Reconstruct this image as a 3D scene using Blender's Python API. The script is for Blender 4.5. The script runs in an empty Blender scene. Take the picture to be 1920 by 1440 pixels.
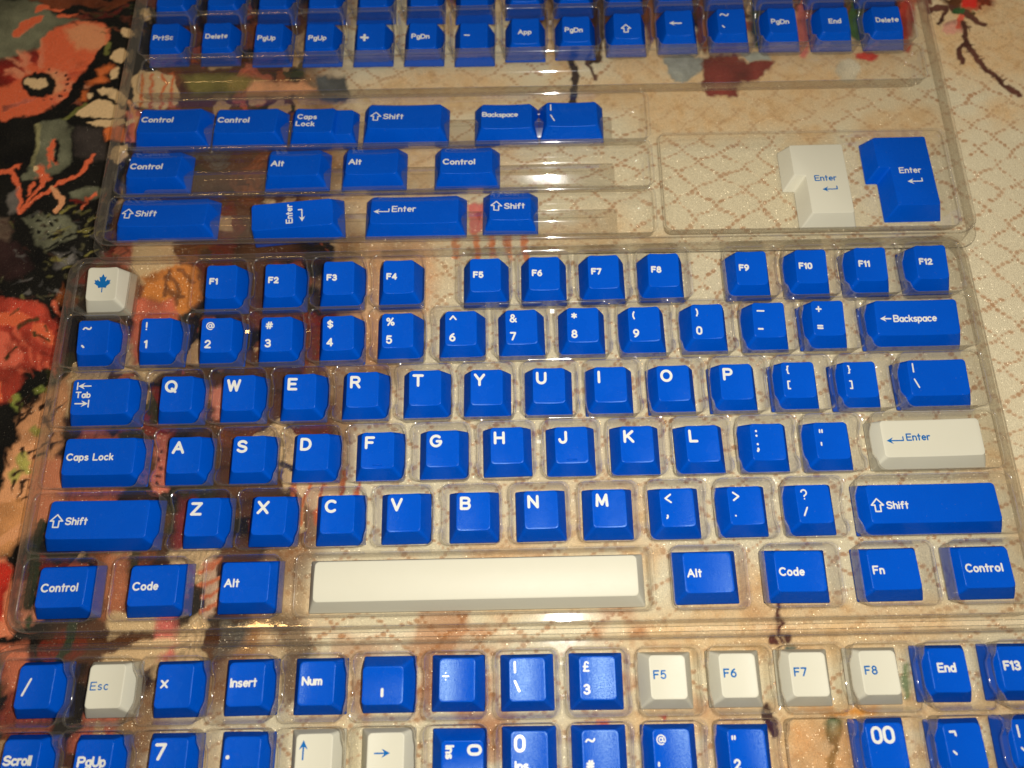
import bpy, math, random
import numpy as np
from math import sin, cos, radians, pi
from mathutils import Vector, Matrix
from mathutils.geometry import delaunay_2d_cdt

# 1 Blender unit = 1 cm.  Local builders work in mm and multiply by S.
S = 0.1
random.seed(7)
sc = bpy.context.scene
sc.unit_settings.scale_length = 0.01
COL = sc.collection

# ------------------------------------------------------------------ camera
CAM_F, CAM_A, CAM_R, CAM_H = 1442.0, 0.32067, -0.06073, 281.0      # px focal, tilt, roll, height (mm)
YAW_MAIN, YAW_TOP = -0.03875, -0.0500
cd = bpy.data.cameras.new("camera")
cam = bpy.data.objects.new("camera", cd); COL.objects.link(cam)
sc.camera = cam
cd.sensor_width = 36.0
cd.lens = 36.0 * CAM_F / 1920.0
cd.clip_start, cd.clip_end = 0.5, 3000.0
F_ = Vector((0, sin(CAM_A), -cos(CAM_A))); U_ = Vector((0, cos(CAM_A), sin(CAM_A))); X_ = Vector((1, 0, 0))
xl = cos(CAM_R) * X_ + sin(CAM_R) * U_
yl = -sin(CAM_R) * X_ + cos(CAM_R) * U_
cam.matrix_world = Matrix(((xl.x, yl.x, -F_.x, 0), (xl.y, yl.y, -F_.y, 0), (xl.z, yl.z, -F_.z, CAM_H * S), (0, 0, 0, 1)))
cd.dof.use_dof = True
cd.dof.focus_distance = 28.6
cd.dof.aperture_fstop = 0.075
sc.view_settings.view_transform = 'Standard'
sc.view_settings.look = 'None'
sc.view_settings.exposure = 0.0
sc.view_settings.gamma = 1.0

# ------------------------------------------------------------------ light
w = bpy.data.worlds.new("World"); sc.world = w; w.use_nodes = True
bg = w.node_tree.nodes["Background"]
bg.inputs[0].default_value = (0.80, 0.66, 0.49, 1); bg.inputs[1].default_value = 0.20

def lamp(name, kind, loc, energy, color, size):
    l = bpy.data.lights.new(name, kind); l.energy = energy; l.color = color
    if kind == 'AREA':
        l.shape = 'DISK'; l.size = size
    else:
        l.shadow_soft_size = size
    o = bpy.data.objects.new(name, l); o.location = loc; COL.objects.link(o)
    return o
FLASH = lamp("flash", 'POINT', (2.6, 0.9, 28.3), 35500, (1.0, 0.97, 0.92), 0.22)
WARM = lamp("warm_room_lamp", 'AREA', (-78, 6, 200), 9000, (1.0, 0.60, 0.22), 36)
WARM.data.shape = 'RECTANGLE'; WARM.data.size_y = 3

sc.cycles.max_bounces = 14
sc.cycles.transparent_max_bounces = 40
sc.cycles.transmission_bounces = 10
sc.cycles.glossy_bounces = 5
sc.cycles.diffuse_bounces = 3
sc.cycles.caustics_reflective = False
sc.cycles.caustics_refractive = False
sc.cycles.sample_clamp_indirect = 4.0

# ------------------------------------------------------------------ helpers
def back(px, py, z, yaw=0.0):
    """the point (mm, in a frame turned by yaw) at height z that the photo shows at pixel px, py"""
    u = (px - 960) / CAM_F; v = -(py - 720) / CAM_F
    c, s = cos(CAM_R), sin(CAM_R); u, v = c * u - s * v, s * u + c * v
    dx, dy, dz = u, sin(CAM_A) + v * cos(CAM_A), -cos(CAM_A) + v * sin(CAM_A)
    t = (z - CAM_H) / dz; X, Y = t * dx, t * dy
    cy, sy = cos(yaw), sin(yaw)
    return cy * X + sy * Y, -sy * X + cy * Y
def to_world(x, y, yaw):
    cy, sy = cos(yaw), sin(yaw)
    return cy * x - sy * y, sy * x + cy * y

def mesh_obj(name, verts, faces, mat, parent=None, smooth=True, mats=None, mi=None):
    me = bpy.data.meshes.new(name)
    me.from_pydata(verts, [], faces); me.update()
    if mats:
        for m in mats: me.materials.append(m)
        if mi is not None: me.polygons.foreach_set('material_index', mi)
    else:
        me.materials.append(mat)
    me.polygons.foreach_set('use_smooth', [smooth] * len(me.polygons))
    return link(name, me, parent)
def link(name, me, parent=None):
    o = bpy.data.objects.new(name, me); COL.objects.link(o)
    if parent: o.parent = parent
    return o
def empty(name, loc, rz=0, label=None, cat=None, group=None):
    o = bpy.data.objects.new(name, None); COL.objects.link(o)
    o.location = loc; o.rotation_euler = (0, 0, rz); o.empty_display_size = 0.5
    if label: o['label'] = label
    if cat: o['category'] = cat
    if group: o['group'] = group
    return o

def srgb(r, g, b):
    f = lambda c: (c / 255) / 12.92 if c / 255 <= 0.04045 else (((c / 255) + 0.055) / 1.055) ** 2.4
    return (f(r), f(g), f(b), 1)

# ------------------------------------------------------------------ materials
class NT:
    def __init__(s, name):
        s.m = bpy.data.materials.new(name); s.m.use_nodes = True; s.t = s.m.node_tree; s.t.nodes.clear()
    def n(s, typ, **kw):
        x = s.t.nodes.new(typ)
        for k, v in kw.items():
            if k.startswith('i_'):
                key = k[2:].replace('_', ' ')
                x.inputs[int(key) if key.isdigit() else key].default_value = v
            else: setattr(x, k, v)
        return x
    def l(s, a, ao, b, bi): s.t.links.new(a.outputs[ao], b.inputs[bi])

def plastic_key(name, col, col2, rough=0.22, grain=0.6, gloss=.05, tint=(1, 1, 1, 1)):
    k = NT(name)
    out = k.n('ShaderNodeOutputMaterial'); p = k.n('ShaderNodeBsdfDiffuse'); gs = k.n('ShaderNodeBsdfGlossy', distribution='BECKMANN')
    gs.inputs['Color'].default_value = tint
    tc = k.n('ShaderNodeTexCoord'); oi = k.n('ShaderNodeObjectInfo')
    add = k.n('ShaderNodeVectorMath', operation='ADD'); k.l(tc, 'Object', add, 0)
    sc_ = k.n('ShaderNodeVectorMath', operation='SCALE'); k.l(oi, 'Location', sc_, 0); sc_.inputs['Scale'].default_value = 1.7
    k.l(sc_, 0, add, 1)
    big = k.n('ShaderNodeTexNoise', i_Scale=1.3, i_Detail=2.0); k.l(add, 0, big, 'Vector')
    mx = k.n('ShaderNodeMix', data_type='RGBA'); mx.inputs[6].default_value = col; mx.inputs[7].default_value = col2
    k.l(big, 0, mx, 0)
    fine = k.n('ShaderNodeTexNoise', i_Scale=26.0, i_Detail=3.0, i_Roughness=0.7); k.l(add, 0, fine, 'Vector')
    mr = k.n('ShaderNodeMapRange'); mr.inputs[3].default_value = rough - 0.04; mr.inputs[4].default_value = rough + 0.07
    k.l(big, 0, mr, 0); k.l(mr, 0, gs, 'Roughness')
    bp = k.n('ShaderNodeBump', i_Strength=grain, i_Distance=0.010); k.l(fine, 0, bp, 'Height'); k.l(bp, 0, gs, 'Normal'); k.l(bp, 0, p, 'Normal')
    mg = k.n('ShaderNodeMapRange'); mg.inputs[1].default_value = .32; mg.inputs[2].default_value = .68
    mg.inputs[3].default_value = gloss * .35; mg.inputs[4].default_value = gloss * 1.75; k.l(fine, 0, mg, 0)
    # a few specks of dust
    vo = k.n('ShaderNodeTexVoronoi', i_Scale=6.5); k.l(add, 0, vo, 'Vector')
    lt = k.n('ShaderNodeMath', operation='LESS_THAN'); lt.inputs[1].default_value = 0.055; k.l(vo, 'Distance', lt, 0)
    sp = k.n('ShaderNodeSeparateColor'); k.l(vo, 'Color', sp, 0)
    gt = k.n('ShaderNodeMath', operation='GREATER_THAN'); gt.inputs[1].default_value = 0.62; k.l(sp, 0, gt, 0)
    mu = k.n('ShaderNodeMath', operation='MULTIPLY'); k.l(lt, 0, mu, 0); k.l(gt, 0, mu, 1)
    mu2 = k.n('ShaderNodeMath', operation='MULTIPLY'); k.l(mu, 0, mu2, 0); mu2.inputs[1].default_value = 0.35
    mx2 = k.n('ShaderNodeMix', data_type='RGBA'); mx2.inputs[7].default_value = (0.5, 0.55, 0.6, 1)
    k.l(mu2, 0, mx2, 0); k.l(mx, 2, mx2, 6); k.l(mx2, 2, p, 'Color')
    ms = k.n('ShaderNodeMixShader'); k.l(mg, 0, ms, 0); k.l(p, 0, ms, 1); k.l(gs, 0, ms, 2)
    k.l(ms, 0, out, 0)
    return k.m
BLUE = plastic_key("blue_plastic", (0.0002, 0.084, 0.575, 1), (0.0003, 0.096, 0.625, 1), 0.26, 0.6, .019, (.7, 1, .95, 1))
CREAM = plastic_key("cream_plastic", (0.715, 0.685, 0.535, 1), (0.735, 0.705, 0.555, 1), 0.36, 0.3, .008)
LEG_W = plastic_key("white_legend_plastic", (0.80, 0.81, 0.75, 1), (0.84, 0.85, 0.79, 1), 0.24, 0.3, .04)
LEG_B = plastic_key("blue_legend_plastic", (0.003, 0.14, 0.44, 1), (0.004, 0.16, 0.48, 1), 0.26, 0.3, .03)

def clear_plastic(name, refr, ior, edge, f0=.085):
    k = NT(name)
    out = k.n('ShaderNodeOutputMaterial')
    geo = k.n('ShaderNodeNewGeometry')
    tc = k.n('ShaderNodeTexCoord')
    nz = k.n('ShaderNodeTexNoise', i_Scale=1.1, i_Detail=2.0); k.l(tc, 'Object', nz, 'Vector')
    bp = k.n('ShaderNodeBump', i_Strength=0.12, i_Distance=0.05); k.l(nz, 0, bp, 'Height')
    lw = k.n('ShaderNodeLayerWeight', i_Blend=0.5)
    cr = k.n('ShaderNodeValToRGB')
    e = cr.color_ramp.elements
    e[0].position = 0.0; e[0].color = (0.992, 0.988, 0.972, 1)
    e[1].position = 1.0; e[1].color = edge
    m = e.new(0.72); m.color = (0.965, 0.955, 0.925, 1)
    k.l(lw, 'Facing', cr, 0)
    tr = k.n('ShaderNodeBsdfTransparent'); k.l(cr, 0, tr, 0)
    rf = k.n('ShaderNodeBsdfRefraction', i_IOR=ior, i_Roughness=0.015); k.l(cr, 0, rf, 0); k.l(bp, 0, rf, 'Normal')
    sx = k.n('ShaderNodeSeparateXYZ'); k.l(geo, 'True Normal', sx, 0)
    ab = k.n('ShaderNodeMath', operation='ABSOLUTE'); k.l(sx, 2, ab, 0)
    mr = k.n('ShaderNodeMapRange'); mr.inputs[1].default_value = 0.2; mr.inputs[2].default_value = 0.97
    mr.inputs[3].default_value = refr; mr.inputs[4].default_value = 0.0; k.l(ab, 0, mr, 0)
    mixa = k.n('ShaderNodeMixShader'); k.l(mr, 0, mixa, 0); k.l(tr, 0, mixa, 1); k.l(rf, 0, mixa, 2)
    ga = k.n('ShaderNodeBsdfGlossy', i_Roughness=0.03); ga.inputs[0].default_value = (1, 1, 1, 1); k.l(bp, 0, ga, 'Normal')
    gb = k.n('ShaderNodeBsdfGlossy', i_Roughness=0.15); gb.inputs[0].default_value = (1, 1, 1, 1); k.l(bp, 0, gb, 'Normal')
    gl = k.n('ShaderNodeMixShader', i_0=0.05); k.l(ga, 0, gl, 1); k.l(gb, 0, gl, 2)
    lw2 = k.n('ShaderNodeLayerWeight', i_Blend=0.5); k.l(bp, 0, lw2, 'Normal')
    pw = k.n('ShaderNodeMath', operation='POWER'); k.l(lw2, 'Facing', pw, 0); pw.inputs[1].default_value = 4.2
    mu = k.n('ShaderNodeMath', operation='MULTIPLY_ADD'); mu.inputs[1].default_value = .36; mu.inputs[2].default_value = f0; mu.use_clamp = True; k.l(pw, 0, mu, 0)
    mixb = k.n('ShaderNodeMixShader'); k.l(mu, 0, mixb, 0); k.l(mixa, 0, mixb, 1); k.l(gl, 0, mixb, 2)
    df = k.n('ShaderNodeBsdfDiffuse'); df.inputs[0].default_value = (.86, .76, .60, 1)
    hz = k.n('ShaderNodeMath', operation='MULTIPLY_ADD'); k.l(pw, 0, hz, 0); hz.inputs[1].default_value = .26; hz.inputs[2].default_value = .008
    mixc = k.n('ShaderNodeMixShader'); k.l(hz, 0, mixc, 0); k.l(mixb, 0, mixc, 1); k.l(df, 0, mixc, 2)
    k.l(mixc, 0, out, 0)
    return k.m
CLEAR = clear_plastic("clear_tray_plastic", 0.14, 1.22, (0.92, 0.90, 0.85, 1))
CLEAR_RIDGE = clear_plastic("clear_tray_plastic_ridge", 0.14, 1.22, (0.92, 0.90, 0.85, 1), .17)
BEAD = clear_plastic("clear_tray_plastic_thick_edge", 0.75, 1.38, (0.82, 0.80, 0.76, 1), .26)


# ------------------------------------------------------------------ stroke lettering (cap height = 1)
def arc(cx, cy, rx, ry, a0, a1, n=None):
    n = n or max(3, int(abs(a1 - a0) / 22))
    return [(cx + rx * cos(radians(a0 + (a1 - a0) * i / n)), cy + ry * sin(radians(a0 + (a1 - a0) * i / n))) for i in range(n + 1)]
G = {}
def g(ch, wd, *st): G[ch] = (wd, [list(s) for s in st])
g('A', .90, [(0, 0), (.45, 1), (.90, 0)], [(.17, .36), (.73, .36)])
g('B', .76, [(0, 0), (0, 1), (.46, 1)] + arc(.46, .76, .27, .24, 90, -90) + [(0, .52)], [(.46, .52)] + arc(.48, .26, .28, .26, 90, -90) + [(0, 0)])
g('C', .86, arc(.48, .5, .48, .5, 48, 312))
g('D', .82, [(0, 0), (0, 1), (.36, 1)] + arc(.36, .5, .46, .5, 90, -90) + [(0, 0)])
g('E', .70, [(.70, 1), (0, 1), (0, 0), (.70, 0)], [(0, .52), (.60, .52)])
g('F', .68, [(.68, 1), (0, 1), (0, 0)], [(0, .52), (.56, .52)])
g('G', .88, arc(.48, .5, .48, .5, 48, 345) + [(.93, .47), (.56, .47)])
g('H', .80, [(0, 0), (0, 1)], [(.8, 0), (.8, 1)], [(0, .5), (.8, .5)])
g('I', .06, [(.03, 0), (.03, 1)])
g('J', .62, [(.62, 1), (.62, .30)] + arc(.32, .30, .30, .30, 0, -180))
g('K', .78, [(0, 0), (0, 1)], [(.74, 1), (.02, .38)], [(.26, .58), (.78, 0)])
g('L', .64, [(0, 1), (0, 0), (.64, 0)])
g('M', .94, [(0, 0), (.06, 1), (.47, .12), (.88, 1), (.94, 0)])
g('N', .80, [(0, 0), (0, 1), (.8, 0), (.8, 1)])
g('O', .96, arc(.48, .5, .48, .5, 0, 360))
g('P', .74, [(0, 0), (0, 1), (.46, 1)] + arc(.46, .74, .28, .26, 90, -90) + [(0, .48)])
g('Q', .96, arc(.48, .5, .48, .5, 0, 360), [(.56, .26), (.90, -.04)])
g('R', .78, [(0, 0), (0, 1), (.46, 1)] + arc(.46, .74, .28, .26, 90, -90) + [(0, .48)], [(.44, .46), (.76, 0)])
g('S', .78, [(.72, .84)] + arc(.40, .755, .35, .245, 40, 225) + arc(.38, .26, .38, .26, 40, -140) + [(.02, .16)])
g('T', .84, [(0, 1), (.84, 1)], [(.42, 1), (.42, 0)])
g('U', .78, [(0, 1), (0, .37)] + arc(.39, .37, .39, .37, 180, 360) + [(.78, 1)])
g('V', .84, [(0, 1), (.42, 0), (.84, 1)])
g('W', 1.10, [(0, 1), (.27, 0), (.55, .92), (.83, 0), (1.10, 1)])
g('X', .84, [(0, 0), (.84, 1)], [(0, 1), (.84, 0)])
g('Y', .84, [(0, 1), (.42, .45), (.84, 1)], [(.42, .45), (.42, 0)])
g('Z', .80, [(0, 1), (.8, 1), (0, 0), (.8, 0)])
g('0', .64, arc(.32, .68, .32, .32, 0, 180) + arc(.32, .32, .32, .32, 180, 360) + [(.64, .68)])
g('1', .30, [(0, .80), (.24, 1), (.24, 0)])
g('2', .64, [(.02, .76)] + arc(.32, .72, .30, .28, 165, -35) + [(0, 0), (.66, 0)])
g('3', .64, arc(.31, .75, .29, .25, 150, -80) + [(.26, .52)], arc(.31, .27, .33, .27, 95, -155))
g('4', .70, [(.52, 0), (.52, 1), (0, .28), (.70, .28)])
g('5', .64, [(.58, 1), (.10, 1), (.04, .50)] + arc(.31, .33, .33, .33, 125, -150))
g('6', .64, arc(.32, .31, .32, .31, 0, 360), [(.50, 1)] + arc(.62, .34, .62, .62, 125, 182))
g('7', .66, [(0, 1), (.66, 1), (.22, 0)])
g('8', .64, arc(.32, .76, .26, .24, 0, 360), arc(.32, .27, .32, .27, 0, 360))
g('9', .64, arc(.32, .69, .32, .31, 0, 360), [(.14, 0)] + arc(.02, .66, .62, .62, -55, 2))
g('a', .56, arc(.28, .32, .28, .34, 0, 360), [(.56, .66), (.56, 0)])
g('b', .56, arc(.28, .32, .28, .33, 0, 360), [(0, 1), (0, 0)])
g('c', .54, arc(.30, .33, .30, .34, 50, 310))
g('d', .56, arc(.28, .33, .28, .33, 0, 360), [(.56, 1.02), (.56, 0)])
g('e', .58, [(.02, .35), (.58, .35)] + arc(.30, .34, .28, .33, 3, 310))
g('f', .42, [(.44, .94)] + arc(.34, .80, .18, .20, 80, 180) + [(.16, 0)], [(0, .62), (.36, .62)])
g('g', .56, arc(.28, .34, .28, .32, 0, 360), [(.56, .66), (.56, -.08)] + arc(.28, -.08, .28, .22, 0, -150))
g('h', .52, [(0, 1), (0, 0)], [(0, .40)] + arc(.26, .40, .26, .27, 180, 0) + [(.52, 0)])
g('i', .06, [(.03, .64), (.03, 0)], [(.03, .92), (.03, .94)])
g('k', .52, [(0, 1), (0, 0)], [(.46, .64), (.02, .24)], [(.18, .38), (.52, 0)])
g('l', .06, [(.03, 1), (.03, 0)])
g('m', .84, [(0, .66), (0, 0)], [(0, .42)] + arc(.21, .44, .21, .22, 180, 0) + [(.42, 0)], [(.42, .42)] + arc(.63, .44, .21, .22, 180, 0) + [(.84, 0)])
g('n', .52, [(0, .66), (0, 0)], [(0, .40)] + arc(.26, .40, .26, .27, 180, 0) + [(.52, 0)])
g('o', .60, arc(.30, .33, .30, .33, 0, 360))
g('p', .56, arc(.28, .33, .28, .33, 0, 360), [(0, .66), (0, -.30)])
g('r', .36, [(0, .66), (0, 0)], [(0, .40)] + arc(.26, .40, .26, .26, 180, 65))
g('s', .48, arc(.25, .50, .22, .16, 45, 235) + arc(.23, .17, .23, .17, 45, -145))
g('t', .38, [(.18, .95), (.18, 0)], [(0, .66), (.38, .66)])
g('u', .52, [(0, .66), (0, .26)] + arc(.26, .26, .26, .26, 180, 360) + [(.52, .66)], [(.52, .3), (.52, 0)])
g(' ', .30)
g('!', .06, [(.03, 1), (.03, .38)], [(.03, .04), (.03, .05)])
g('@', 1.0, arc(.5, .52, .50, .50, -60, -360), arc(.48, .52, .20, .22, 0, 360), [(.70, .74), (.70, .42)] + arc(.84, .42, .14, .14, 180, 350) + [(1.0, .52)])
g('#', .80, [(.18, .06), (.32, .94)], [(.50, .06), (.64, .94)], [(.04, .66), (.80, .66)], [(0, .34), (.76, .34)])
g('$', .68, [(.64, .76)] + arc(.34, .70, .30, .20, 30, 230) + arc(.34, .30, .32, .20, 40, -150), [(.34, 1.05), (.34, -.05)])
g('%', .96, [(.16, 0), (.80, 1)], arc(.18, .78, .17, .19, 0, 360), arc(.78, .22, .17, .19, 0, 360))
g('^', .80, [(0, .50), (.40, .98), (.80, .50)])
g('&', .80, [(.80, 0), (.20, .62)] + arc(.34, .79, .20, .20, 200, -40) + [(.10, .42)] + arc(.28, .22, .27, .23, 140, 330) + [(.76, .44)])
g('*', .66, [(.33, .22), (.33, .86)], [(.04, .37), (.62, .71)], [(.04, .71), (.62, .37)])
g('(', .26, arc(.62, .5, .60, .72, 222, 138))
g(')', .26, arc(-.36, .5, .60, .72, 42, -42))
g('_', .92, [(0, .5), (.92, .5)])
g('-', .60, [(0, .5), (.60, .5)])
g('+', .66, [(0, .5), (.66, .5)], [(.33, .83), (.33, .17)])
g('=', .66, [(0, .68), (.66, .68)], [(0, .32), (.66, .32)])
g('{', .26, [(.28, 1.05), (.14, 1.02), (.14, .62), (0, .52), (.14, .42), (.14, .02), (.28, -.02)])
g('}', .26, [(0, 1.05), (.14, 1.02), (.14, .62), (.28, .52), (.14, .42), (.14, .02), (0, -.02)])
g('[', .26, [(.28, 1.04), (0, 1.04), (0, -.04), (.28, -.04)])
g(']', .26, [(0, 1.04), (.28, 1.04), (.28, -.04), (0, -.04)])
g('|', .06, [(.03, 1.04), (.03, .04)])
g('\\', .50, [(0, 1), (.50, 0)])
g('/', .50, [(0, 0), (.50, 1)])
g(':', .06, [(.03, .82), (.03, .83)], [(.03, .22), (.03, .23)])
g(';', .14, [(.08, .88), (.08, .89)], [(.10, .26), (.11, .24), (.10, .08), (.0, -.06)])
g('"', .34, [(.03, .92), (.01, .62)], [(.33, .92), (.31, .62)])
g("'", .06, [(.03, .66), (.02, .36)])
g('`', .26, [(0, .62), (.22, .40)])
g('~', 1.0, [(0, .42)] + arc(.27, .42, .23, .20, 160, 30) + arc(.73, .62, .23, .20, 210, 335) + [(1.0, .66)])
g('<', .66, [(.66, .98), (0, .5), (.66, .02)])
g('>', .66, [(0, .98), (.66, .5), (0, .02)])
g(',', .16, [(.10, .36), (.12, .34), (.10, .14), (0, 0)])
g('.', .06, [(.03, .12), (.03, .13)])
g('?', .62, arc(.31, .71, .29, .29, 165, -60) + [(.31, .34), (.31, .28)], [(.31, .02), (.31, .03)])
g('x', .62, [(0, .16), (.62, .84)], [(0, .84), (.62, .16)])
g('÷', .66, [(0, .5), (.66, .5)], [(.33, .86), (.33, .87)], [(.33, .13), (.33, .14)])
g('£', .62, [(.58, .86)] + arc(.38, .78, .20, .22, 45, 180) + [(.18, .30), (.02, 0), (.62, 0)], [(0, .48), (.50, .48)])
g('¬', .58, [(0, .74), (.52, .74), (.56, .40)])
g('¦', .06, [(.03, 1.0), (.03, .62)], [(.03, .40), (.03, .02)])
# lettering spacing
GAP = .27

def capsule(a, b, r, n=5):
    ax, ay = a; bx, by = b
    th = math.atan2(by - ay, bx - ax) if (abs(bx - ax) + abs(by - ay)) > 1e-9 else 0
    pts = []
    for i in range(n + 1):
        t = th - pi / 2 + pi * i / n; pts.append((bx + r * cos(t), by + r * sin(t)))
    for i in range(n + 1):
        t = th + pi / 2 + pi * i / n; pts.append((ax + r * cos(t), ay + r * sin(t)))
    return pts
class Leg:
    """collects flat lettering shapes (mm, on the key top)"""
    def __init__(s): s.polys = []
    def stroke(s, pts, sw):
        for a, b in zip(pts[:-1], pts[1:]):
            s.polys.append(capsule(a, b, sw * .575, 5))
    def text(s, t, x, y, cap, sw, gap=GAP, slant=0.0, xs=1.0):
        for ch in t:
            wd, st = G[ch]
            for q in st:
                s.stroke([(x + (a * xs + slant * b) * cap, y + b * cap) for a, b in q], sw)
            x += (wd * xs + gap) * cap
        return x
    def poly(s, pts): s.polys.append(pts)
def twidth(t, cap, gap=GAP): return sum(G[c][0] + gap for c in t) * cap - gap * cap

def arrow_left(L, x, y, ln, sw, hd=1.0):      # tip at x, pointing left
    L.stroke([(x + 1.0 * hd, y), (x + ln, y)], sw)
    L.poly([(x, y), (x + 2.5 * hd, y + 1.25 * hd), (x + 1.6 * hd, y), (x + 2.5 * hd, y - 1.25 * hd)][::-1])
def shift_arrow(L, x, y, wd, ht, sw):
    c = x + wd / 2; sh = wd * .22; m = y + ht * .50
    p = [(c, y + ht), (x + wd, m), (c + sh, m), (c + sh, y), (c - sh, y), (c - sh, m), (x, m), (c, y + ht)]
    L.stroke(p, sw)
def enter_arrow(L, x, y, wd, sw):
    arrow_left(L, x, y, wd, sw, 1.0)
    L.stroke([(x + wd, y), (x + wd, y + 1.35)], sw)
def rot_polys(L, ang, cx, cy):
    c, s = cos(ang), sin(ang)
    L.polys = [[(cx + c * (a - cx) - s * (b - cy), cy + s * (a - cx) + c * (b - cy)) for a, b in p] for p in L.polys]

def cdt_mesh(polys):
    vs, fs = [], []
    for p in polys:
        ar = sum(p[i][0] * p[(i + 1) % len(p)][1] - p[(i + 1) % len(p)][0] * p[i][1] for i in range(len(p)))
        if ar < 0: p = p[::-1]
        b = len(vs); vs += [Vector(q) for q in p]; fs.append(list(range(b, b + len(p))))
    v, e, f, ov, oe, of = delaunay_2d_cdt(vs, [], fs, 1, 1e-5)
    keep = [list(q) for q, o in zip(f, of) if len(o)]
    return [(q.x, q.y) for q in v], keep, [o for o in of if len(o)]

# ------------------------------------------------------------------ keycaps
PROFILE = {   # front edge height, back edge height, dish depth (mm)
    1: (7.9, 9.3, .55), 2: (7.2, 8.0, .55), 3: (7.0, 7.0, .55), 4: (7.5, 6.8, .55),
    'g': (7.9, 8.0, .55), 'm1': (7.6, 5.4, .55), 'm3': (7.1, 5.0, .55), 'space': (7.1, 6.6, -.75), 'flat': (7.6, 8.4, .0)}
IN_X, IN_F, IN_B = 3.0, 3.45, 0.85
Z0 = 0.7
def resample(poly, rad, seg, div):
    """closed polygon (counter-clockwise) with rounded corners, same number of points whatever its size"""
    n = len(poly); out = []
    for i in range(n):
        p0 = Vector(poly[i - 1]); p1 = Vector(poly[i]); p2 = Vector(poly[(i + 1) % n])
        d0 = (p0 - p1).normalized(); d2 = (p2 - p1).normalized()
        ang = d0.angle(d2); t = rad / math.tan(ang / 2)
        a = p1 + d0 * t; b = p1 + d2 * t
        c = p1 + (d0 + d2).normalized() * (rad / sin(ang / 2))
        a0 = math.atan2(a.y - c.y, a.x - c.x); a1 = math.atan2(b.y - c.y, b.x - c.x)
        while a1 - a0 > pi: a1 -= 2 * pi
        while a1 - a0 < -pi: a1 += 2 * pi
        out.append([(c.x + rad * cos(a0 + (a1 - a0) * k / seg), c.y + rad * sin(a0 + (a1 - a0) * k / seg)) for k in range(seg + 1)])
    pts = []
    for i in range(n):
        pts += out[i]
        a = out[i][-1]; b = out[(i + 1) % n][0]
        for k in range(1, div[i]):
            f = k / div[i]; pts.append((a[0] + (b[0] - a[0]) * f, a[1] + (b[1] - a[1]) * f))
    return pts
KEYMESH = {}
def key_surface(wd, dp, prof, inx=IN_X):
    hf, hb, dish = PROFILE[prof]
    yf, yb = -dp / 2 + IN_F, dp / 2 - IN_B; hw = wd / 2 - inx
    def z(x, y):
        t = (y - yf) / (yb - yf)
        if dish >= 0: q = -dish * max(0, 1 - (x / hw) ** 2)
        else: q = -dish * (1 - (2 * t - 1) ** 2)
        return hf + (hb - hf) * t + q
    return z, hw, yf, yb
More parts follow.
